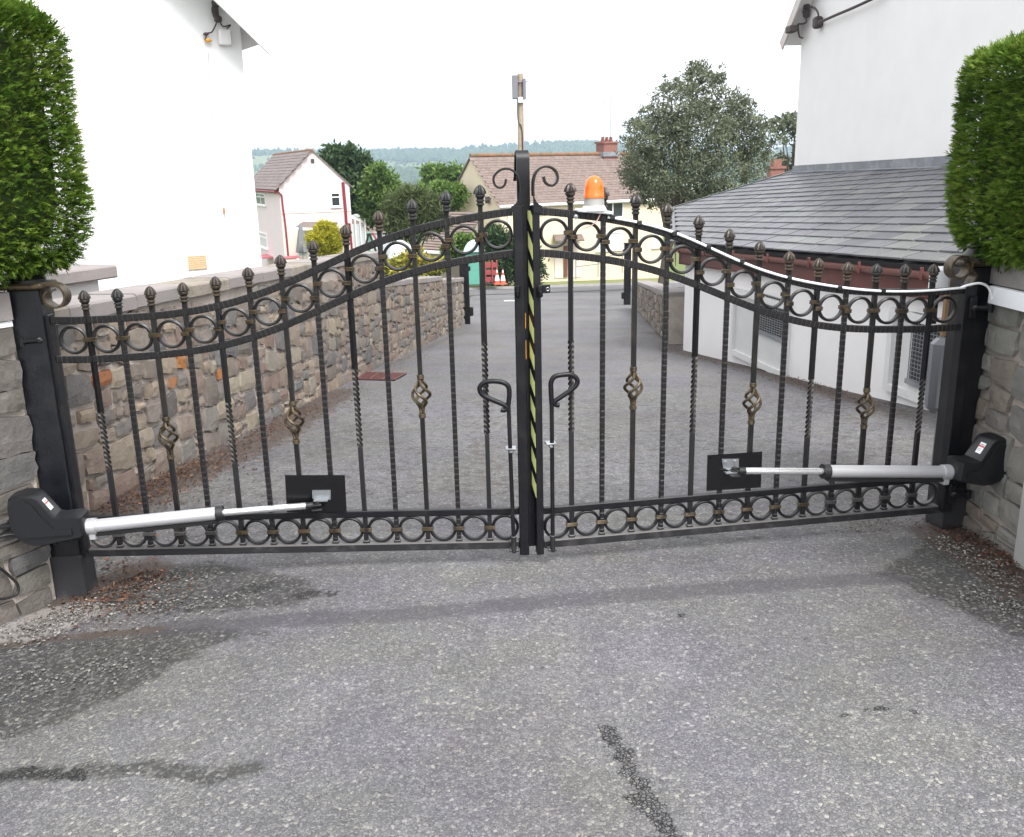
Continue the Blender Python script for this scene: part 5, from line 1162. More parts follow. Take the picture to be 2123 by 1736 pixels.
# furled parasol, washing
c = q(625, 497, 3.2); t = thing('parasol', 'furled grey parasol hanging beside the white porch', 'parasol', zv(c[0], c[1], -6.6)); zc_ = c[2]+6.6
b = MB(); b.lathe([(.03, -zc_+zc_-.2), (.03, zc_+1.0)], (0, 0, 0), 8); b.obj('pole', MT['metalrail'], t)
b = MB(); b.lathe([(.02, .95), (.10, .75), (.16, .4), (.26, -.2), (.36, -.75), (.28, -.80), (.05, -.7)], (0, 0, zc_), 16, lambda a, i: 1+.16*math.cos(6*a)*(i > 0)); b.obj('cloth', MT['cloth'], t, 60)
c = q(627, 517, 2.8); b = MB(); b.box((c[0], c[1], c[2]), (.5, .05, .8)); tag(b.obj('towel', mat('pale blue towel', (.45, .55, .62), .9)), 'pale blue towel hanging below the furled parasol', 'towel')
c = q(605+9*0-0, 514, .3); 
# white conservatory to the right of the pink house
cb = atY(742, 470, 66.); t = thing('conservatory', 'white glazed conservatory beside the pink house', 'conservatory', zv(cb[0], cb[1], -7.6)); co = np.array(t.location)
z0_ = atY(740, 447, 66)[2]; x0_, x1_ = atY(727, 470, 66)[0], atY(757, 470, 66)[0]
b = MB(off=co); b.prism([zv(x0_, 66, z0_), zv(x1_, 66, z0_-.45), zv(x1_, 66, z0_-.6), zv(x0_, 66, z0_-.15)], zv(0, 3, 0)); b.obj('roof', MT['uwhite'], t)
for k in range(4): b = MB(off=co); x = x0_+(x1_-x0_)*k/3; b.box(zv(x, 66, z0_-2.0), (.09, .09, 3.6)); b.obj('post', MT['uwhite'], t)
b = MB(off=co); b.box(zv((x0_+x1_)/2, 66.1, z0_-2.2), (x1_-x0_, .04, 3.2)); b.obj('glazing', mat('pale conservatory glass', (.55, .60, .62), .2, 0, .1), t)
b = MB(off=co); b.box(zv((x0_+x1_)/2, 65.95, z0_-3.1), (x1_-x0_-.1, .05, .9)); b.obj('lower_panel', mat('dark red panel', (.33, .07, .08), .7), t)
# brown roofed bungalow behind
bb_ = atY(757, 470, 78.); t = thing('bungalow', 'low brown roofed house with small chimney behind the conservatory', 'house', zv(bb_[0], bb_[1], -9.)); bo = np.array(t.location)
q = lambda x, y, Y=78.: atY(x, y, Y)
b = MB(off=bo); b.prism([q(722, 486), q(803, 486), q(803, 520), q(722, 520)], zv(0, 5, 0)); b.obj('wall', MT['creamlow'], t)
P0 = q(722, 488, 77.6); P1 = q(804, 484, 77.6); top = q(722, 441, 80.5); al = unit(P1-P0); up_ = top-P0; Ls = np.linalg.norm(up_); up_ = up_/Ls; nn = unit(np.cross(al, up_)); nn = nn if nn[2] > 0 else -nn
b = MB(off=bo); b.prism([P0, P1, P1+up_*Ls, P0+up_*Ls], -nn*.1); b.obj('roof', MT['tile'], t)
tile_roof(t, bo, P0, al, unit(np.cross(nn, al)) if np.cross(nn, al)[2] > 0 else -unit(np.cross(nn, al)), nn, np.linalg.norm(P1-P0), Ls, .5, .28, MT['tile'], MT['tile_a'], 60)
c = q(762, 436, 80.5); b = MB(off=bo); b.box(c, (.75, .75, 1.6)); ch = b.obj('chimney', mat('tan chimney', (.45, .28, .20), .9), t); b = MB(off=bo); b.lathe([(.14, 0), (.12, .4)], c+UP*.8, 10); b.obj('chimney_pot', MT['terra'], ch, 40)
b = MB(off=bo); a0 = q(757, 432, 80.5); a1 = q(753, 382, 80.5); b.tube([a0, a1], .025, 5)
for k in range(5): e = a1+UP*.02; b.tube([e+zv(-1.0+.42*k, 0, .22-.0*k), e+zv(-1.0+.42*k, 0, -.22)], .014, 4)
b.tube([a1+zv(-1.1, 0, 0), a1+zv(1.2, 0, .12)], .018, 4); b.obj('aerial', MT['metalrail'], t)
# ---- cream house
Yc = 57.; Fc = atY(1036, 424, Yc); ff = unit((.853, .522, 0)); gg = zv(-ff[1], ff[0], 0); fN = zv(ff[1], -ff[0], 0)
LgC = 6.6; mid = Fc+gg*LgC/2; zeC = Fc[2]; zrC = atY(970, 326, mid[1])[2]
ck = thing('house', 'cream rendered house with brown tiled roof and red chimney', 'house', zv(Fc[0], Fc[1], -5.6)); cko = np.array(ck.location)
LfC = 13.
P0, sf, nf, Ls, P1, sb_, nb, rfc = gable_house(ck, cko, Fc[:2], ff, gg, LfC, LgC, -6.2, zeC, zrC, MT['cream'])
tile_roof(ck, cko, P0+nf*.03, ff, sf, nf, LfC+.2, Ls, .34, .235, MT['tile'], MT['tile_a'], 300)
rdg = F0*0+zv(Fc[0], Fc[1], 0)+gg*LgC/2+UP*(zrC+.08)
for k in range(30): b = MB(off=cko); b.tube([rdg+ff*(k*.44-.1), rdg+ff*(k*.44+.33)], .13+random.uniform(-.01, .015), 8); b.obj('ridge_tile', MT['ridge'], rfc, 50)
onC = lambda x, y, f=0.: onP(x, y, Fc+fN*f, fN)
b = MB(off=cko); b.tube([Fc-ff*.2+fN*.32-UP*.14, Fc+ff*(LfC+.2)+fN*.32-UP*.14], .075, 8); b.prism([Fc-ff*.1+fN*.2-UP*.05, Fc+ff*LfC+fN*.2-UP*.05, Fc+ff*LfC+fN*.2-UP*.25, Fc-ff*.1+fN*.2-UP*.25], fN*.03); b.obj('gutter', MT['uwhite'], ck, 40)
pipe(ck, cko, [onC(1066, 426, .32), onC(1062, 431, .2), onC(1055, 437, .1), onC(1054, 580, .1)], .05, MT['uwhite'])
b = MB(off=cko); chc = rdg+ff*8.9; chc = onP(1258, 305, rdg, fN); b.box(zv(chc[0], chc[1], chc[2]-.45), (1.15, .9, 1.4), basis(ff, gg, UP)); ch = b.obj('chimney', MT['brick'], ck)
b = MB(off=cko); b.box(zv(chc[0], chc[1], chc[2]+.28), (1.35, 1.05, .12), basis(ff, gg, UP)); b.obj('chimney_cap', MT['brick'], ch)
for s in (-.3, .0, .3): b = MB(off=cko); b.lathe([(.13, 0), (.14, .05), (.10, .28), (.12, .32)], zv(chc[0], chc[1], chc[2]+.34)+ff*s*1.15, 10); b.obj('chimney_pot', MT['terra'], ch, 40)
b = MB(off=cko); b.box(zv(chc[0], chc[1], zrC+.05), (1.4, 1.1, .3), basis(ff, gg, UP)); b.obj('flashing', MT['lead'], ch)
b = MB(off=cko); a0 = zv(chc[0], chc[1], chc[2]+.5)+ff*.3; b.tube([a0, a0+UP*3.6], .025, 5); a1 = a0-ff*.55; b.tube([a1, a1+UP*2.4], .022, 5); b.tube([a1+UP*2.4-ff*1.1, a1+UP*2.4+ff*.3], .018, 4)
for k in range(4): b.tube([a1+UP*2.15-ff*(1.0-.3*k), a1+UP*2.65-ff*(1.0-.3*k)], .012, 4)
b.obj('aerial', MT['metalrail'], ch)
def cwin(x0, x1, y0, y1, **k):
    a, c = onC(x0, y0), onC(x1, y1); return window(ck, cko, zv((a[0]+c[0])/2, (a[1]+c[1])/2, (a[2]+c[2])/2), ff, fN, np.linalg.norm((c-a)[:2]), a[2]-c[2], **k)
cwin(1248, 1291, 421, 450, mull=1, open_top=False, sill=False); cwin(1236, 1290, 484, 516, mull=1, curtain=True); cwin(1352, 1366, 480, 512, mull=0, curtain=True)
cwin(1118, 1134, 428, 446, mull=0, sill=False)
b = MB(off=cko); b.prism([onC(1147, 489, 0.02), onC(1206, 488, .02), onC(1212, 500, 1.2), onC(1152, 502, 1.2)], UP*.08); b.obj('door_canopy', MT['tile'], ck)
b = MB(off=cko); b.prism([onC(1150, 505, .03), onC(1205, 505, .03), onC(1205, 575, .03), onC(1150, 577, .03)], fN*.02); b.obj('door_recess', MT['creamlow'], ck)
b = MB(off=cko); b.prism([onC(1168, 510, .06), onC(1176, 510, .06), onC(1176, 574, .06), onC(1168, 575, .06)], fN*.05); b.obj('door', MT['brownwood'], ck)
gN_ = -ff; onGc = lambda x, y, f=0.: onP(x, y, Fc+gN_*f, gN_)
b = MB(off=cko); b.box(onGc(1010, 415, .15), (.25, .25, .4)); b.tube([onGc(1006, 418, .1), onGc(1018, 412, .7)], .04, 6); b.obj('wall_lamp', MT['dark'], ck)
# handrail in front
t = thing('handrail', 'thin grey tubular handrail on the verge before the cream house', 'railing', zv(*gp(1200, 577))); o = np.array(t.location)
pp = [(1194, 562, 540), (1240, 556, 534), (1290, 548, 527)]
rails = []
for x, yb, yt in pp:
    yv = 54.+(x-1194)*.03; bq = atY(x, yb+8, yv); tq = atY(x, yt, yv); b = MB(off=o); b.tube([bq-UP*.3, tq], .035, 6); b.obj('post', MT['metalrail'], t, 50); rails.append((bq*.45+tq*.55, tq))
for k in (0, 1): b = MB(off=o); b.tube([rails[i][k] for i in range(3)], .035, 6); b.obj('rail', MT['metalrail'], t, 50)
# low outbuilding with brown roof left of the cream house
ob = atY(945, 520, 50.); t = thing('outbuilding', 'low outbuilding with sagging brown tiled roof beside the cream house', 'outbuilding', zv(ob[0], ob[1], -4.9)); oo = np.array(t.location)
q = lambda x, y, Y=50.: atY(x, y, Y)
P0 = q(872, 517, 49.); P1 = q(958, 523, 50.5); T0_ = q(908, 440, 53.5); T1_ = q(1000, 441, 54.5)
al = unit(P1-P0); nn = unit(np.cross(al, T0_-P0)); nn = nn if nn[2] > 0 else -nn
b = MB(off=oo); b.prism([P0, P1, T1_, T0_], -UP*.1); b.obj('roof', MT['tile'], t)
sv = np.cross(nn, al); sv = sv if sv[2] > 0 else -sv
for j in range(15):
    f0 = j/15; a, c = P0+(T0_-P0)*f0, P1+(T1_-P1)*f0; b = MB(off=oo); h_ = (T0_-P0)/15
    b.prism([a+nn*.06, c+nn*.06, c+h_*1.1+nn*.015, a+h_*1.1+nn*.015], -nn*.03); b.obj('tile_course', MT['tile'], t)
b = MB(off=oo); b.prism([P0-UP*.1+sv*.3, P1-UP*.1+sv*.3, P1-UP*2.6+sv*.3, P0-UP*2.6+sv*.3], zv(0, 4, 0)); b.obj('wall', MT['creamlow'], t)
b = MB(off=oo); b.prism([P0-UP*.02, P1-UP*.02, P1-UP*.18, P0-UP*.18], zv(0, -.05, 0)); b.obj('gutter', MT['uwhite'], t)
# ---- telegraph pole
pz = 49.4; p0 = atY(1083, 560, pz); p1 = atY(1078.5, 153, pz); t = thing('telegraph_pole', 'tall weathered wooden telegraph pole with grey boxes near its top', 'pole', zv(p0[0], pz, S(pz)+.1)); o = np.array(t.location)
b = MB(off=o); b.tube([zv(p0[0], pz, S(pz)-.2), p1], [.19, .145], 12); b.obj('shaft', MT['wood'], t, 50)
for dx, y, w, h in ((-.28, 181, .30, 1.15), (.2, 185, .16, 1.0)): e = atY(1079, y, pz-.2); b = MB(off=o); b.box(e+zv(dx, 0, 0), (w, .3, h), None, .03); b.obj('junction_box', MT['grey'], t, 30)
e = atY(1080, 208, pz-.2); b = MB(off=o); b.box(e, (.3, .2, .28), None, .03); b.obj('white_bracket', MT['uwhite'], t, 30)
b = MB(off=o); b.tube([atY(1063, 170, pz-.2), atY(1095, 170, pz-.2)], .03, 6); b.obj('crossbar', MT['grey'], t)
b = MB(off=o); b.tube(smooth_path([atY(1073, 205, pz-.18), atY(1074, 250, pz-.18), atY(1083, 280, pz-.2), atY(1084, 420, pz-.2)], 24), .03, 6); b.obj('pole_cable', MT['black'], t, 50)
b = MB(off=o); a, c = atY(1090, 169, pz), atY(1118, 173, pz+20); b.tube([a, c], .012, 4); b.obj('overhead_wire', MT['grey'], t)
# ---- bin, barriers, cones near the kerb
def base_at(x, y, Y): g = atY(x, y, Y); return g
yb_ = 47.6
g = base_at(985, 590, yb_); s_ = yb_/F_
t = thing('plastic_bin', 'green plastic bin with a pale blue curved lid by the kerb', 'bin', g)
b = MB(); b.box((0, 0, .83), (.86, .7, 1.66), None, .05); b.obj('body', MT['green'], t, 40)
b = MB(); b.prism([(-.55+1.1*k/10, -.5, 1.70+.55*math.sin(math.pi*k/10)**.6) for k in range(11)], (0, 1., 0)); b.obj('lid', MT['cyan'], t, 40)
for x, hgt, lab in ((1014, 1.42, 'wider red plastic barrier panel standing by the green bin'), (1026, 1.25, 'narrow red plastic barrier end standing beside the cones')):
    g = base_at(x, 590, yb_); t = thing('barrier', lab, 'barrier', g, .2); w = .36 if x < 1020 else .24
    for s in (-1, 1): b = MB(); b.box((s*w/2, 0, hgt/2), (.08, .08, hgt), None, .01); b.obj('upright', MT['barrier'], t)
    for z in (.25, .62, 1.0): b = MB(); b.box((0, 0, z), (w-.08, .05, .26), None, .01); b.obj('panel', MT['barrier'], t)
    b = MB(); b.box((0, 0, .04), (w+.1, .5, .08), None, .02); b.obj('foot', MT['black'], t)
for x, lab in ((1031, 'striped traffic cone beside the red barrier'), (1043, 'striped traffic cone standing against the dark green bush')):
    g = base_at(x, 590, yb_-.3); t = thing('traffic_cone', lab, 'cone', g, .3)
    b = MB(); b.box((0, 0, .025), (.40, .40, .05), None, .02); b.obj('base', MT['cone'], t)
    for z0c, z1c, mt in ((.05, .20, 'cone'), (.20, .48, 'white'), (.48, .62, 'cone'), (.62, .74, 'white'), (.74, .80, 'cone')):
        b = MB(); rr = lambda z: .165-.155*z/.82; b.lathe([(rr(z0c)+.0, z0c), (rr(z1c), z1c)], (0, 0, 0), 16); b.obj('band', MT[mt], t, 40)
# play frame and white sheeted crate near the conservatory
g = atY(768, 516, 55.); t = thing('play_frame', 'small dark and green play frame beyond the long stone wall', 'play frame', zv(g[0], g[1], g[2]-.6))
for a, c, mt in (((-.5, 0, 0), (-.05, 0, 1.5), 'black'), ((.45, 0, 0), (0, 0, 1.5), 'black'), ((-.2, .6, 0), (-.1, .6, 1.5), 'green'), ((.8, .6, 0), (.1, .6, 1.5), 'barrier'), ((-.1, 0, 1.5), (-.1, .6, 1.5), 'green')):
    b = MB(); b.tube([a, c], .07, 6); b.obj('leg', MT[mt], t, 50)
g = atY(795, 500, 57.); t = thing('storage_box', 'grey white slatted storage box beyond the play frame', 'box', zv(g[0], g[1], g[2]-1.4))
b = MB(); b.box((0, 0, .9), (1.3, .8, 1.9), None, .04); b.obj('body', mat('pale grey crate', (.42, .46, .50), .8), t); b = MB(); b.box((0, 0, 1.9), (1.4, .9, .1), None, .03); b.obj('lid', MT['coping'], t)
g = atY(832, 545, 40.); t = thing('dust_sheet', 'white sheet draped over garden furniture behind the stone wall', 'sheet', zv(g[0], g[1], g[2]-1.))
b = MB(); b.lathe([(.62, 0), (.60, .5), (.54, 1.2), (.42, 1.75), (.12, 1.95), (.01, 1.97)], (0, 0, 0), 18, lambda a, i: 1+.07*math.sin(3*a+i)+.05*math.sin(7*a)); b.obj('cloth', mat('white sheet', (.62, .64, .66), .9, 0, .1, 5), t, 60)
# ================================================================= VEGETATION
MT['hedge'] = leaf_mat('conifer sprays', [(0, (.026, .06, .010)), (.3, (.062, .13, .016)), (.6, (.12, .205, .026)), (.85, (.19, .28, .04)), (1, (.26, .30, .06))], .65, .35)
MT['hedgecore'] = mat('hedge inner twigs', (.035, .055, .014), .95, 0, .5, 20)
def hedge(label, c, ax, hs_, n, seed, z0):
    """ax: rows are the three axes; hs_: half sizes"""
    g = np.random.default_rng(seed); A = np.array(ax, float); hs_ = np.array(hs_, float)
    t = thing('conifer_hedge', label, 'hedge', zv(c[0], c[1], z0)); o = np.array(t.location); e = 9.
    def surf(D):
        s = (np.abs(D)**e).sum(1)**(-1/e); P = D*s[:, None]
        Nn = np.sign(P)*np.abs(P)**(e-1)/hs_; Nn /= np.linalg.norm(Nn, axis=1)[:, None]; return P, Nn
    D = g.normal(size=(n*2, 3)); D /= np.linalg.norm(D, axis=1)[:, None]
    # even cover over a box: sample the cube faces instead of the sphere
    fac = g.choice(6, n, p=np.array([hs_[1]*hs_[2], hs_[1]*hs_[2], hs_[0]*hs_[2]*1.25, hs_[0]*hs_[2]*1.25, hs_[0]*hs_[1], hs_[0]*hs_[1]*.5])/(2*hs_[1]*hs_[2]+2.5*hs_[0]*hs_[2]+1.5*hs_[0]*hs_[1]))
    D = g.uniform(-1, 1, (n, 3)); 
    for k in range(6): D[fac == k, k//2] = 1 if k % 2 == 0 else -1
    P, Nn = surf(D); W_ = (P*hs_)@A+np.array(c); Nw = Nn@A
    bulge = np.array([mnoise.noise(Vector(q*2.6)) for q in W_])*.035+np.array([mnoise.noise(Vector(q*9)) for q in W_])*.014
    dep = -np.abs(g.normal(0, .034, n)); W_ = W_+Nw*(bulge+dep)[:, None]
    dirs = Nw*.85+np.array([0, 0, .10])+g.normal(0, .34, (n, 3))*np.array([1, 1, .6])
    clump = np.array([mnoise.noise(Vector(q*7+Vector((3, 1, 2)))) if False else mnoise.noise(Vector((q[0]*7+3, q[1]*7, q[2]*7))) for q in W_])
    rn = np.clip(.60+.30*clump+g.normal(0, .16, n)+dep*3.5, 0, .97); rn[g.random(n) < .008] = 1.  # deeper sprays coloured darker: crevice shade put into the colour
    zn = np.clip((W_[:, 2]-c[2])/hs_[2], -1.1, 1.1); pf = 1-.16*np.clip(-zn-.35, 0, 1)**1.4-.03*np.clip(zn-.55, 0, 1)
    ctr_ = np.array([c[0], c[1], 0]); W_[:, :2] = ctr_[:2]+(W_[:, :2]-ctr_[:2])*pf[:, None]
    dirs /= np.linalg.norm(dirs, axis=1)[:, None]; pn = g.normal(size=(n, 3))*.6+np.array([0, 0, 1.]); sd_ = np.cross(dirs, pn); sd_ /= np.linalg.norm(sd_, axis=1)[:, None]+1e-9
    Ls = g.uniform(.024, .050, n)*(1+.5*(g.random(n) < .04)); C_all = []; D_all = []; L_all = []; R_all = []
    for tpos, ang, fl in ((0, 0, 1.), (.12, .75, .52), (.18, -.75, .52), (.38, .62, .42), (.44, -.62, .42), (.62, .5, .30)):
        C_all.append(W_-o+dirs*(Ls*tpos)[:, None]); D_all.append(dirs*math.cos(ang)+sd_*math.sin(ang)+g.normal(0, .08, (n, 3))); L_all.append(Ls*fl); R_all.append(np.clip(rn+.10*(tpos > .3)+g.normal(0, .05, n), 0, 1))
    C_all = np.vstack(C_all); D_all = np.vstack(D_all); L_all = np.concatenate(L_all); R_all = np.concatenate(R_all)
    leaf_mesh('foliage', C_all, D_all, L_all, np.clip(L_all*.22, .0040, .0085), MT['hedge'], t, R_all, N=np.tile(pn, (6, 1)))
    # core
    b = MB(off=o); nu, nv_ = 24, 16; V = []; 
    for j in range(nv_+1):
        for i in range(nu):
            a, q = 2*math.pi*i/nu, math.pi*j/nv_-math.pi/2; V.append((math.cos(q)*math.cos(a), math.cos(q)*math.sin(a), math.sin(q)))
    Pp, _ = surf(np.array(V)+1e-6); Wc = (Pp*(hs_-.08))@A+np.array(c); zn_ = np.clip((Wc[:, 2]-c[2])/hs_[2], -1.1, 1.1); Wc[:, :2] = np.array(c)[:2]+(Wc[:, :2]-np.array(c)[:2])*(1-.16*np.clip(-zn_-.35, 0, 1)**1.4-.03*np.clip(zn_-.55, 0, 1))[:, None]
    b.add(Wc, [(j*nu+i, j*nu+(i+1) % nu, (j+1)*nu+(i+1) % nu, (j+1)*nu+i) for j in range(nv_) for i in range(nu)]); b.obj('inner_twigs', MT['hedgecore'], t, 60)
    b = MB(off=o); b.tube([zv(c[0], c[1], z0-.0), zv(c[0], c[1], c[2])], .05, 8); b.obj('trunk', MT['bark'], t, 50)
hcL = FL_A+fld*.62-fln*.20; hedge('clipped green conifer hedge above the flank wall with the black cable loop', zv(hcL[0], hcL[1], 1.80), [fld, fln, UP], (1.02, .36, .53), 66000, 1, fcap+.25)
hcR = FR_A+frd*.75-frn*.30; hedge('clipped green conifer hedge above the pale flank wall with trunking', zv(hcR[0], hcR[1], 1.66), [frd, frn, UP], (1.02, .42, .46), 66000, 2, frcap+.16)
# ---- trees and shrubs
def shrub(name, label, cat, base, ells, n, ln, wd_, mt, seed, trunk=True, group=None, clump=.10, per=26, droop=0., shell=.35, limbs=True):
    """ells: list of (centre xyz, radii xyz)"""
    g = np.random.default_rng(seed); t = thing(name, label, cat, base, 0, group); o = np.array(base, float)
    vol = np.array([np.prod(e[1])**.67 for e in ells]); nc = max(1, n//per)
    which = g.choice(len(ells), nc, p=vol/vol.sum()); D = g.normal(size=(nc, 3)); D /= np.linalg.norm(D, axis=1)[:, None]
    rr = (shell+(1-shell)*g.random(nc)**.6); C_ = np.array([ells[w][0] for w in which])+D*np.array([ells[w][1] for w in which])*rr[:, None]
    sc = np.array([np.mean(ells[w][1]) for w in which])*clump
    Cl = np.repeat(C_, per, 0)+g.normal(size=(nc*per, 3))*np.repeat(sc*g.uniform(.7, 1.6, nc), per)[:, None]*np.array([1, 1, .75])
    dirs = g.normal(size=(nc*per, 3))+np.repeat(D, per, 0)*.5; dirs[:, 2] += .25-droop
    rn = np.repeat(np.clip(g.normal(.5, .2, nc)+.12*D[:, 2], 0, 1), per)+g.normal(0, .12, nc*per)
    leaf_mesh('crown', Cl-o, dirs, g.uniform(.6, 1.3, nc*per)*ln, g.uniform(.7, 1.2, nc*per)*wd_, mt, t, rn)
    if trunk:
        top = np.mean([e[0] for e in ells], 0); hgt = top[2]-o[2]; r0 = max(.035, hgt*.035); b = MB(off=o)
        mid_ = o+(top-o)*.5+zv(g.uniform(-.1, .1)*hgt*.3, g.uniform(-.1, .1)*hgt*.3, 0)
        b.tube(smooth_path([o-UP*.3, o+(mid_-o)*.5, mid_, top], 14), np.linspace(r0, r0*.35, 14), 9); b.obj('trunk', MT['bark'], t, 60)
        if limbs:
            for e in ells[:10]:
                b = MB(off=o); s0 = o+(top-o)*g.uniform(.25, .6); ec = np.array(e[0]); m_ = (s0+ec)/2+UP*.06*hgt
                b.tube(smooth_path([s0, m_, ec], 10), np.linspace(r0*.36, r0*.05, 10), 6); b.obj('limb', MT['bark'], t, 60)
    return t
def pe_(lst, Y, dep=1.):
    out = []
    for x, y, rx, ry in lst: c = atY(x, y, Y+random.uniform(-1, 1)*.02*Y*dep); k = Y/F_; out.append((c, (rx*k, (rx+ry)/2*k*.9, ry*k)))
    return out
G1 = leaf_mat('grey green leaves', [(0, (.05, .062, .035)), (.5, (.12, .14, .085)), (1, (.21, .225, .145))], .6, .25)
G2 = leaf_mat('dark green leaves', [(0, (.02, .042, .016)), (.5, (.042, .08, .028)), (1, (.085, .13, .045))], .6, .25)
G3 = leaf_mat('fresh green leaves', [(0, (.05, .10, .018)), (.5, (.09, .16, .03)), (1, (.15, .22, .05))], .6, .3)
G4 = leaf_mat('golden conifer leaves', [(0, (.16, .17, .008)), (.5, (.32, .31, .015)), (1, (.50, .42, .03))], .6, .3)
G5 = leaf_mat('olive broom leaves', [(0, (.035, .05, .018)), (.5, (.075, .10, .035)), (1, (.13, .16, .06))], .6, .3)
FLW = leaf_mat('yellow flowers and leaves', [(0, (.10, .14, .03)), (.5, (.22, .24, .05)), (.8, (.5, .42, .06)), (1, (.6, .35, .08))], .6, .3)
big = [(1450, 185, 45, 50), (1408, 225, 55, 50), (1500, 232, 55, 50), (1445, 150, 24, 26), (1370, 285, 62, 52), (1440, 290, 85, 65), (1530, 285, 60, 55), (1330, 300, 42, 45), (1380, 355, 80, 50), (1475, 365, 90, 50), (1560, 335, 42, 55), (1325, 360, 42, 45), (1580, 285, 26, 40), (1360, 400, 40, 30), (1310, 265, 20, 30), (1340, 240, 18, 24), (1545, 225, 24, 24), (1390, 175, 18, 20), (1485, 160, 22, 22), (1395, 412, 62, 26), (1480, 402, 60, 24), (1350, 385, 50, 40)]
Yt = 38.; tb = atY(1352, 440, Yt); tb = zv(tb[0]+.4, Yt, S(Yt)-.1)
shrub('tree', 'large grey green leafy tree rising behind the slate roof', 'tree', tb, pe_(big, Yt, 2.), 40000, .15, .06, G1, 11, per=26, clump=.115, shell=.25)
Yt = 70.; shrub('tree', 'tall dark broadleaf tree behind the pink house', 'tree', zv(atY(700, 500, Yt)[0], Yt, -8.3), pe_([(700, 325, 30, 18), (735, 345, 32, 26), (690, 350, 25, 25), (720, 385, 45, 35), (745, 405, 35, 40), (760, 360, 20, 22), (715, 315, 18, 12)], Yt), 12000, .42, .22, G2, 12, per=20, clump=.2)
Yt = 66.; shrub('tree', 'fresh green tree beside the dark tree behind the pink house', 'tree', zv(atY(788, 500, Yt)[0], Yt, -8.), pe_([(785, 360, 20, 18), (795, 385, 26, 26), (775, 400, 26, 30), (805, 415, 24, 30), (780, 440, 30, 25)], Yt), 8000, .36, .18, G3, 13, per=20, clump=.2)
Yt = 90.; shrub('tree', 'round green tree left of the cream house gable before the far woods', 'tree', zv(atY(905, 480, Yt)[0], Yt, -10), pe_([(895, 362, 18, 16), (920, 365, 22, 18), (945, 362, 20, 16), (905, 385, 30, 18), (935, 388, 28, 20)], Yt), 6000, .5, .25, G3, 14, per=20, clump=.2)
Yt = 60.; shrub('shrub', 'bright green bush against the cream house gable', 'shrub', zv(atY(905, 480, Yt)[0], Yt, -6.), pe_([(885, 400, 22, 14), (915, 396, 26, 16), (945, 405, 18, 20), (905, 420, 40, 22)], Yt), 6000, .3, .15, G3, 15, per=20, clump=.2)
Yt = 44.; shrub('shrub', 'tall wispy olive green broom bush beyond the long stone wall', 'shrub', zv(atY(858, 540, Yt)[0], Yt, -4.8), pe_([(858, 425, 42, 30), (830, 440, 34, 32), (890, 435, 32, 30), (860, 465, 58, 26), (825, 470, 26, 24), (905, 455, 20, 28), (850, 405, 22, 16)], Yt), 16000, .34, .06, G5, 16, per=20, clump=.16, shell=.2)
Yt = 52.; c = atY(674, 492, Yt); shrub('golden_conifer', 'rounded golden yellow conifer in front of the pink house porch', 'shrub', zv(c[0], Yt, c[2]-1.3), pe_([(674, 482, 22, 18), (674, 498, 32, 24), (664, 505, 22, 22), (688, 505, 20, 22), (674, 472, 14, 8)], Yt, .3), 12000, .24, .06, G4, 17, per=18, clump=.16, droop=-.2, shell=.6, limbs=False)
Yt = 50.5; c = atY(1028, 560, Yt); shrub('shrub', 'dark green upright conifer bush behind the traffic cones', 'shrub', zv(c[0], Yt, S(Yt)), pe_([(1028, 500, 30, 28), (1010, 530, 28, 38), (1050, 535, 34, 40), (1030, 560, 44, 34), (1090, 545, 30, 42), (1110, 560, 22, 28), (1020, 480, 14, 14)], Yt, .4), 14000, .26, .09, G2, 18, per=20, clump=.16, shell=.45)
Yt = 47.; c = atY(965, 505, Yt); shrub('shrub', 'leafy green bush behind the green bin', 'shrub', zv(c[0], Yt+2., S(Yt+2)), pe_([(965, 505, 28, 16), (945, 520, 24, 22), (980, 530, 22, 26)], Yt+2., .4), 6000, .22, .13, G3, 19, per=20, clump=.18)
Yt = 30.; c = atY(850, 555, Yt); shrub('flower_bush', 'yellow flowering garden plants just behind the long stone wall', 'plant', zv(c[0], Yt, c[2]-1.2), pe_([(820, 552, 26, 16), (850, 545, 24, 20), (880, 550, 26, 16), (905, 556, 22, 14), (868, 528, 10, 16), (840, 560, 60, 14)], Yt, .4), 7000, .13, .07, FLW, 20, per=16, clump=.2, trunk=True, limbs=False)
Yt = 62.; shrub('tree', 'bare stemmed dark tree at the corner of the big white house', 'tree', zv(atY(1638, 480, Yt)[0], Yt, -6.5), pe_([(1620, 262, 22, 22), (1648, 258, 22, 20), (1665, 275, 22, 26), (1630, 290, 14, 14), (1650, 310, 10, 14), (1680, 300, 20, 30), (1620, 350, 16, 26), (1660, 350, 16, 22)], Yt), 2600, .34, .16, G1, 21, per=16, clump=.2)
c = atY(1608, 365, 52.); t = thing('chimney_stack', 'red brick chimney stack showing over the slate roof edge', 'chimney', zv(c[0], 52., c[2]-3.5)); b = MB(); b.box((0, 0, 3.2), (.75, .75, 1.5)); b.obj('shaft', MT['brick'], t); b = MB(); b.box((0, 0, 3.95), (.9, .9, .14)); b.box((0, 0, 4.2), (.5, .4, .4)); b.obj('cap', MT['brick'], t); b = MB(); b.box((0, .3, 1.2), (3.4, 2.6, 2.6)); b.obj('house_wall', MT['creamlow'], t); b = MB(); b.prism([(-1.9, -1.3, 2.5), (1.9, -1.3, 2.5), (0, -1.3, 3.4)], (0, 3, 0)); b.obj('roof', MT['tile'], t)
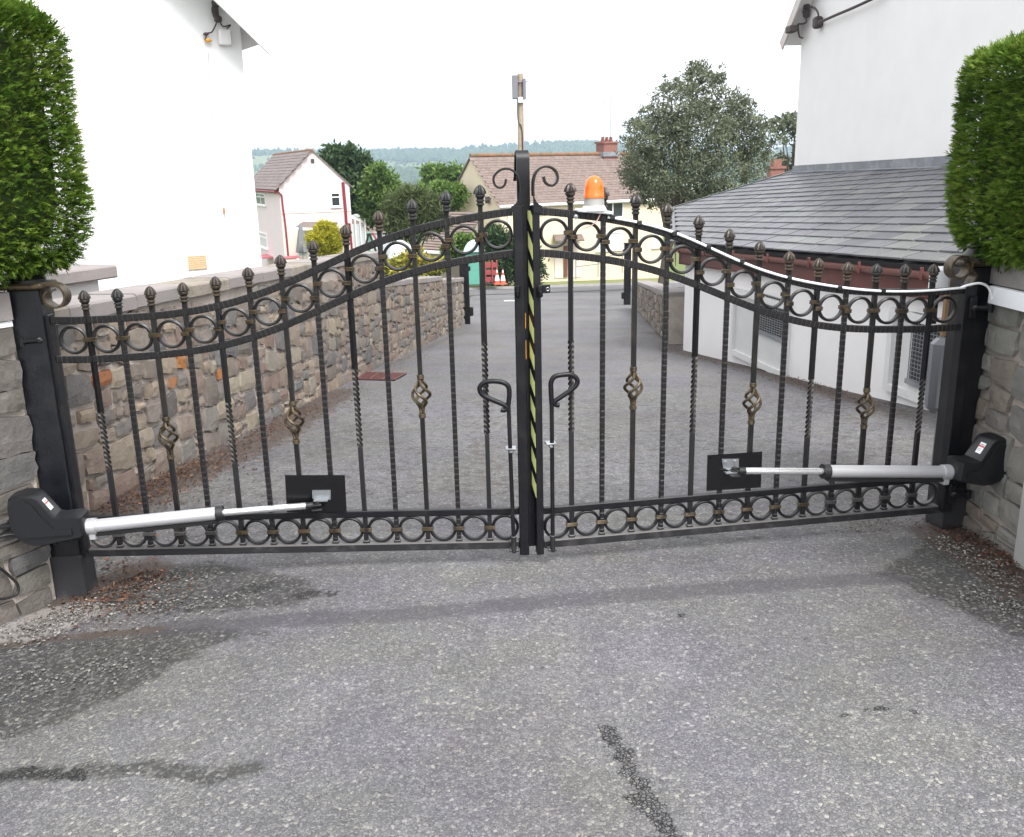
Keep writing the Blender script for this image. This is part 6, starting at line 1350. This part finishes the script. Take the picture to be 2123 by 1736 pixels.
# ---- woods on the far hills
bw = MB(); g = np.random.default_rng(5); cnt = 0
ico = [(0, 0, 1)]+[(math.cos(k*2*math.pi/6)*.85, math.sin(k*2*math.pi/6)*.85, .35) for k in range(6)]+[(math.cos(k*2*math.pi/6+.5)*.9, math.sin(k*2*math.pi/6+.5)*.9, -.35) for k in range(6)]
icf = [(0, 1+k, 1+(k+1) % 6) for k in range(6)]+[(1+k, 7+k, 1+(k+1) % 6) for k in range(6)]+[(7+k, 7+(k+1) % 6, 1+(k+1) % 6) for k in range(6)]
ico = np.array(ico); VV = []; FF = []; RR = []
def put(x, y, r, h, c):
    global cnt
    z = float(land(x, y)); V = ico*np.array([r, r, h])*g.uniform(.75, 1.25, (13, 1))+np.array([x, y, z+h*.45]); VV.append(V); FF.extend([tuple(cnt+i for i in q) for q in icf]); RR.extend([c]*13); cnt += 13
def in_view(x, y): return -.36*y-60 < x < .36*y+60
while len(VV) < 14000:
    y = g.uniform(1240, 2480); x = g.uniform(-.36*y, .36*y)
    w = mnoise.noise(Vector((x/260., y/330., 1.3)))+.35*mnoise.noise(Vector((x/60., y/90., 4.)))
    lim = -.12 if y < 1800 else .02
    if w > lim: put(x, y, g.uniform(5, 10), g.uniform(5, 9), g.random())
for x in np.arange(-1000, 700, 6.5):                      # tree line on the skyline
    if mnoise.noise(Vector((x/90., 7.7, 0))) > -.15 or x < -420: put(x+g.uniform(-4, 4), 2440+g.uniform(-25, 25)+.1*x, g.uniform(5, 9), g.uniform(6, 12), g.random())
for _ in range(1500):                                    # hedgerow lines
    k = g.integers(0, 26); y = 1300+k*43; x = g.uniform(-.36*y, .36*y); put(x, y+8*math.sin(x/70.+k)+.12*x, g.uniform(3, 5), g.uniform(2.5, 5), g.random())
VV = np.vstack(VV); me = bpy.data.meshes.new('far_woodland'); me.from_pydata(VV.tolist(), [], FF); a = me.attributes.new('rnd', 'FLOAT', 'POINT'); a.data.foreach_set('value', np.array(RR, np.float32))
me.materials.append(leaf_mat('far wood', [(0, (.025, .045, .02)), (.5, (.045, .07, .03)), (1, (.075, .10, .04))], .9, .1)); tag(link('far_woodland', me), 'hazy woods and hedgerows covering the far hillside', 'woods', kind='stuff')
# ---- litter: dead leaves and gravel
LIT = leaf_mat('dead leaves', [(0, (.025, .015, .011)), (.4, (.07, .036, .023)), (.7, (.12, .06, .038)), (.93, (.18, .12, .085)), (1, (.28, .09, .035))], .8, .15)
def scatter_lines(lines, n, spread, seed):
    g = np.random.default_rng(seed); out = []
    for (A, B), k in zip(lines, n):
        a, c = gp(*A), gp(*B); tq = g.random(k); q = a[None]*(1-tq[:, None])+c[None]*tq[:, None]; q[:, :2] += np.abs(g.normal(0, spread, k))[:, None]*zv(*( (lambda d: (d[1], -d[0]))(unit((c-a)[:2])) ))[None]*(1 if A[0] < 1000 else -1)+g.normal(0, .04, (k, 2))
        q[:, 2] = G(q[:, 0], q[:, 1])+.006+g.random(k)*.01; out.append(q)
    return np.vstack(out), g
P, g = scatter_lines([((190, 1062), (404, 955)), ((404, 955), (620, 845)), ((620, 848), (850, 738)), ((1850, 842), (1650, 785)), ((1650, 785), (1390, 722)), ((130, 1258), (300, 1180)), ((1900, 1085), (2110, 1180)), ((1960, 1110), (2150, 1260)), ((150, 1230), (190, 1090))], [1900, 1500, 600, 800, 500, 700, 700, 600, 350], .19, 31)
d = g.normal(size=P.shape); d[:, 2] *= .25
o = leaf_mesh('leaf_litter', P, d, g.uniform(.010, .034, len(P)), g.uniform(.004, .014, len(P)), LIT, None, g.random(len(P)), N=np.tile(zv(0, 0, 1), (len(P), 1))+g.normal(0, .3, P.shape))
tag(o, 'brown dead leaves and twigs scattered along the wall feet', 'leaves', kind='stuff')
GRV = leaf_mat('loose chippings', [(0, (.07, .063, .06)), (.5, (.13, .125, .115)), (.85, (.20, .19, .175)), (1, (.30, .28, .26))], .85, .0)
P, g = scatter_lines([((10, 1320), (180, 1250)), ((200, 1270), (520, 1230)), ((0, 1400), (330, 1360)), ((1900, 1120), (2123, 1240)), ((1990, 1230), (2123, 1290)), ((300, 1200), (480, 1180)), ((1760, 1110), (1900, 1090))], [700, 260, 200, 420, 260, 150, 160], .09, 33)
b = MB(); OV = np.array([(1, 0, 0), (-1, 0, 0), (0, 1, 0), (0, -1, 0), (0, 0, 1), (0, 0, -1)], float); OF = [(0, 2, 4), (2, 1, 4), (1, 3, 4), (3, 0, 4), (2, 0, 5), (1, 2, 5), (3, 1, 5), (0, 3, 5)]
for q in P:
    s_ = g.uniform(.003, .009); b.add((OV*g.uniform(.6, 1.3, (6, 1))*zv(s_, s_*.8, s_*.55))@rotz(g.uniform(0, 6)).T+q, OF, float(g.random()))
tag(b.obj('loose_gravel', GRV, None, attr=True), 'loose pale chippings lying by the feet of the flank walls', 'gravel', kind='stuff')
# ================================================================= HAZE
m = bpy.data.materials.new('hazy air'); m.use_nodes = True; nt = m.node_tree; nt.nodes.remove(nt.nodes['Principled BSDF'])
pv = nt.nodes.new('ShaderNodeVolumePrincipled'); pv.inputs['Color'].default_value = (.62, .77, 1, 1); pv.inputs['Density'].default_value = .00024; pv.inputs['Anisotropy'].default_value = .2
nt.links.new(pv.outputs[0], nt.nodes['Material Output'].inputs['Volume'])
b = MB(); b.box((0, 2700, 45), (8400, 6900, 140)); h = b.obj('haze', m); tag(h, 'thin pale blue haze over the valley', 'haze', kind='stuff')
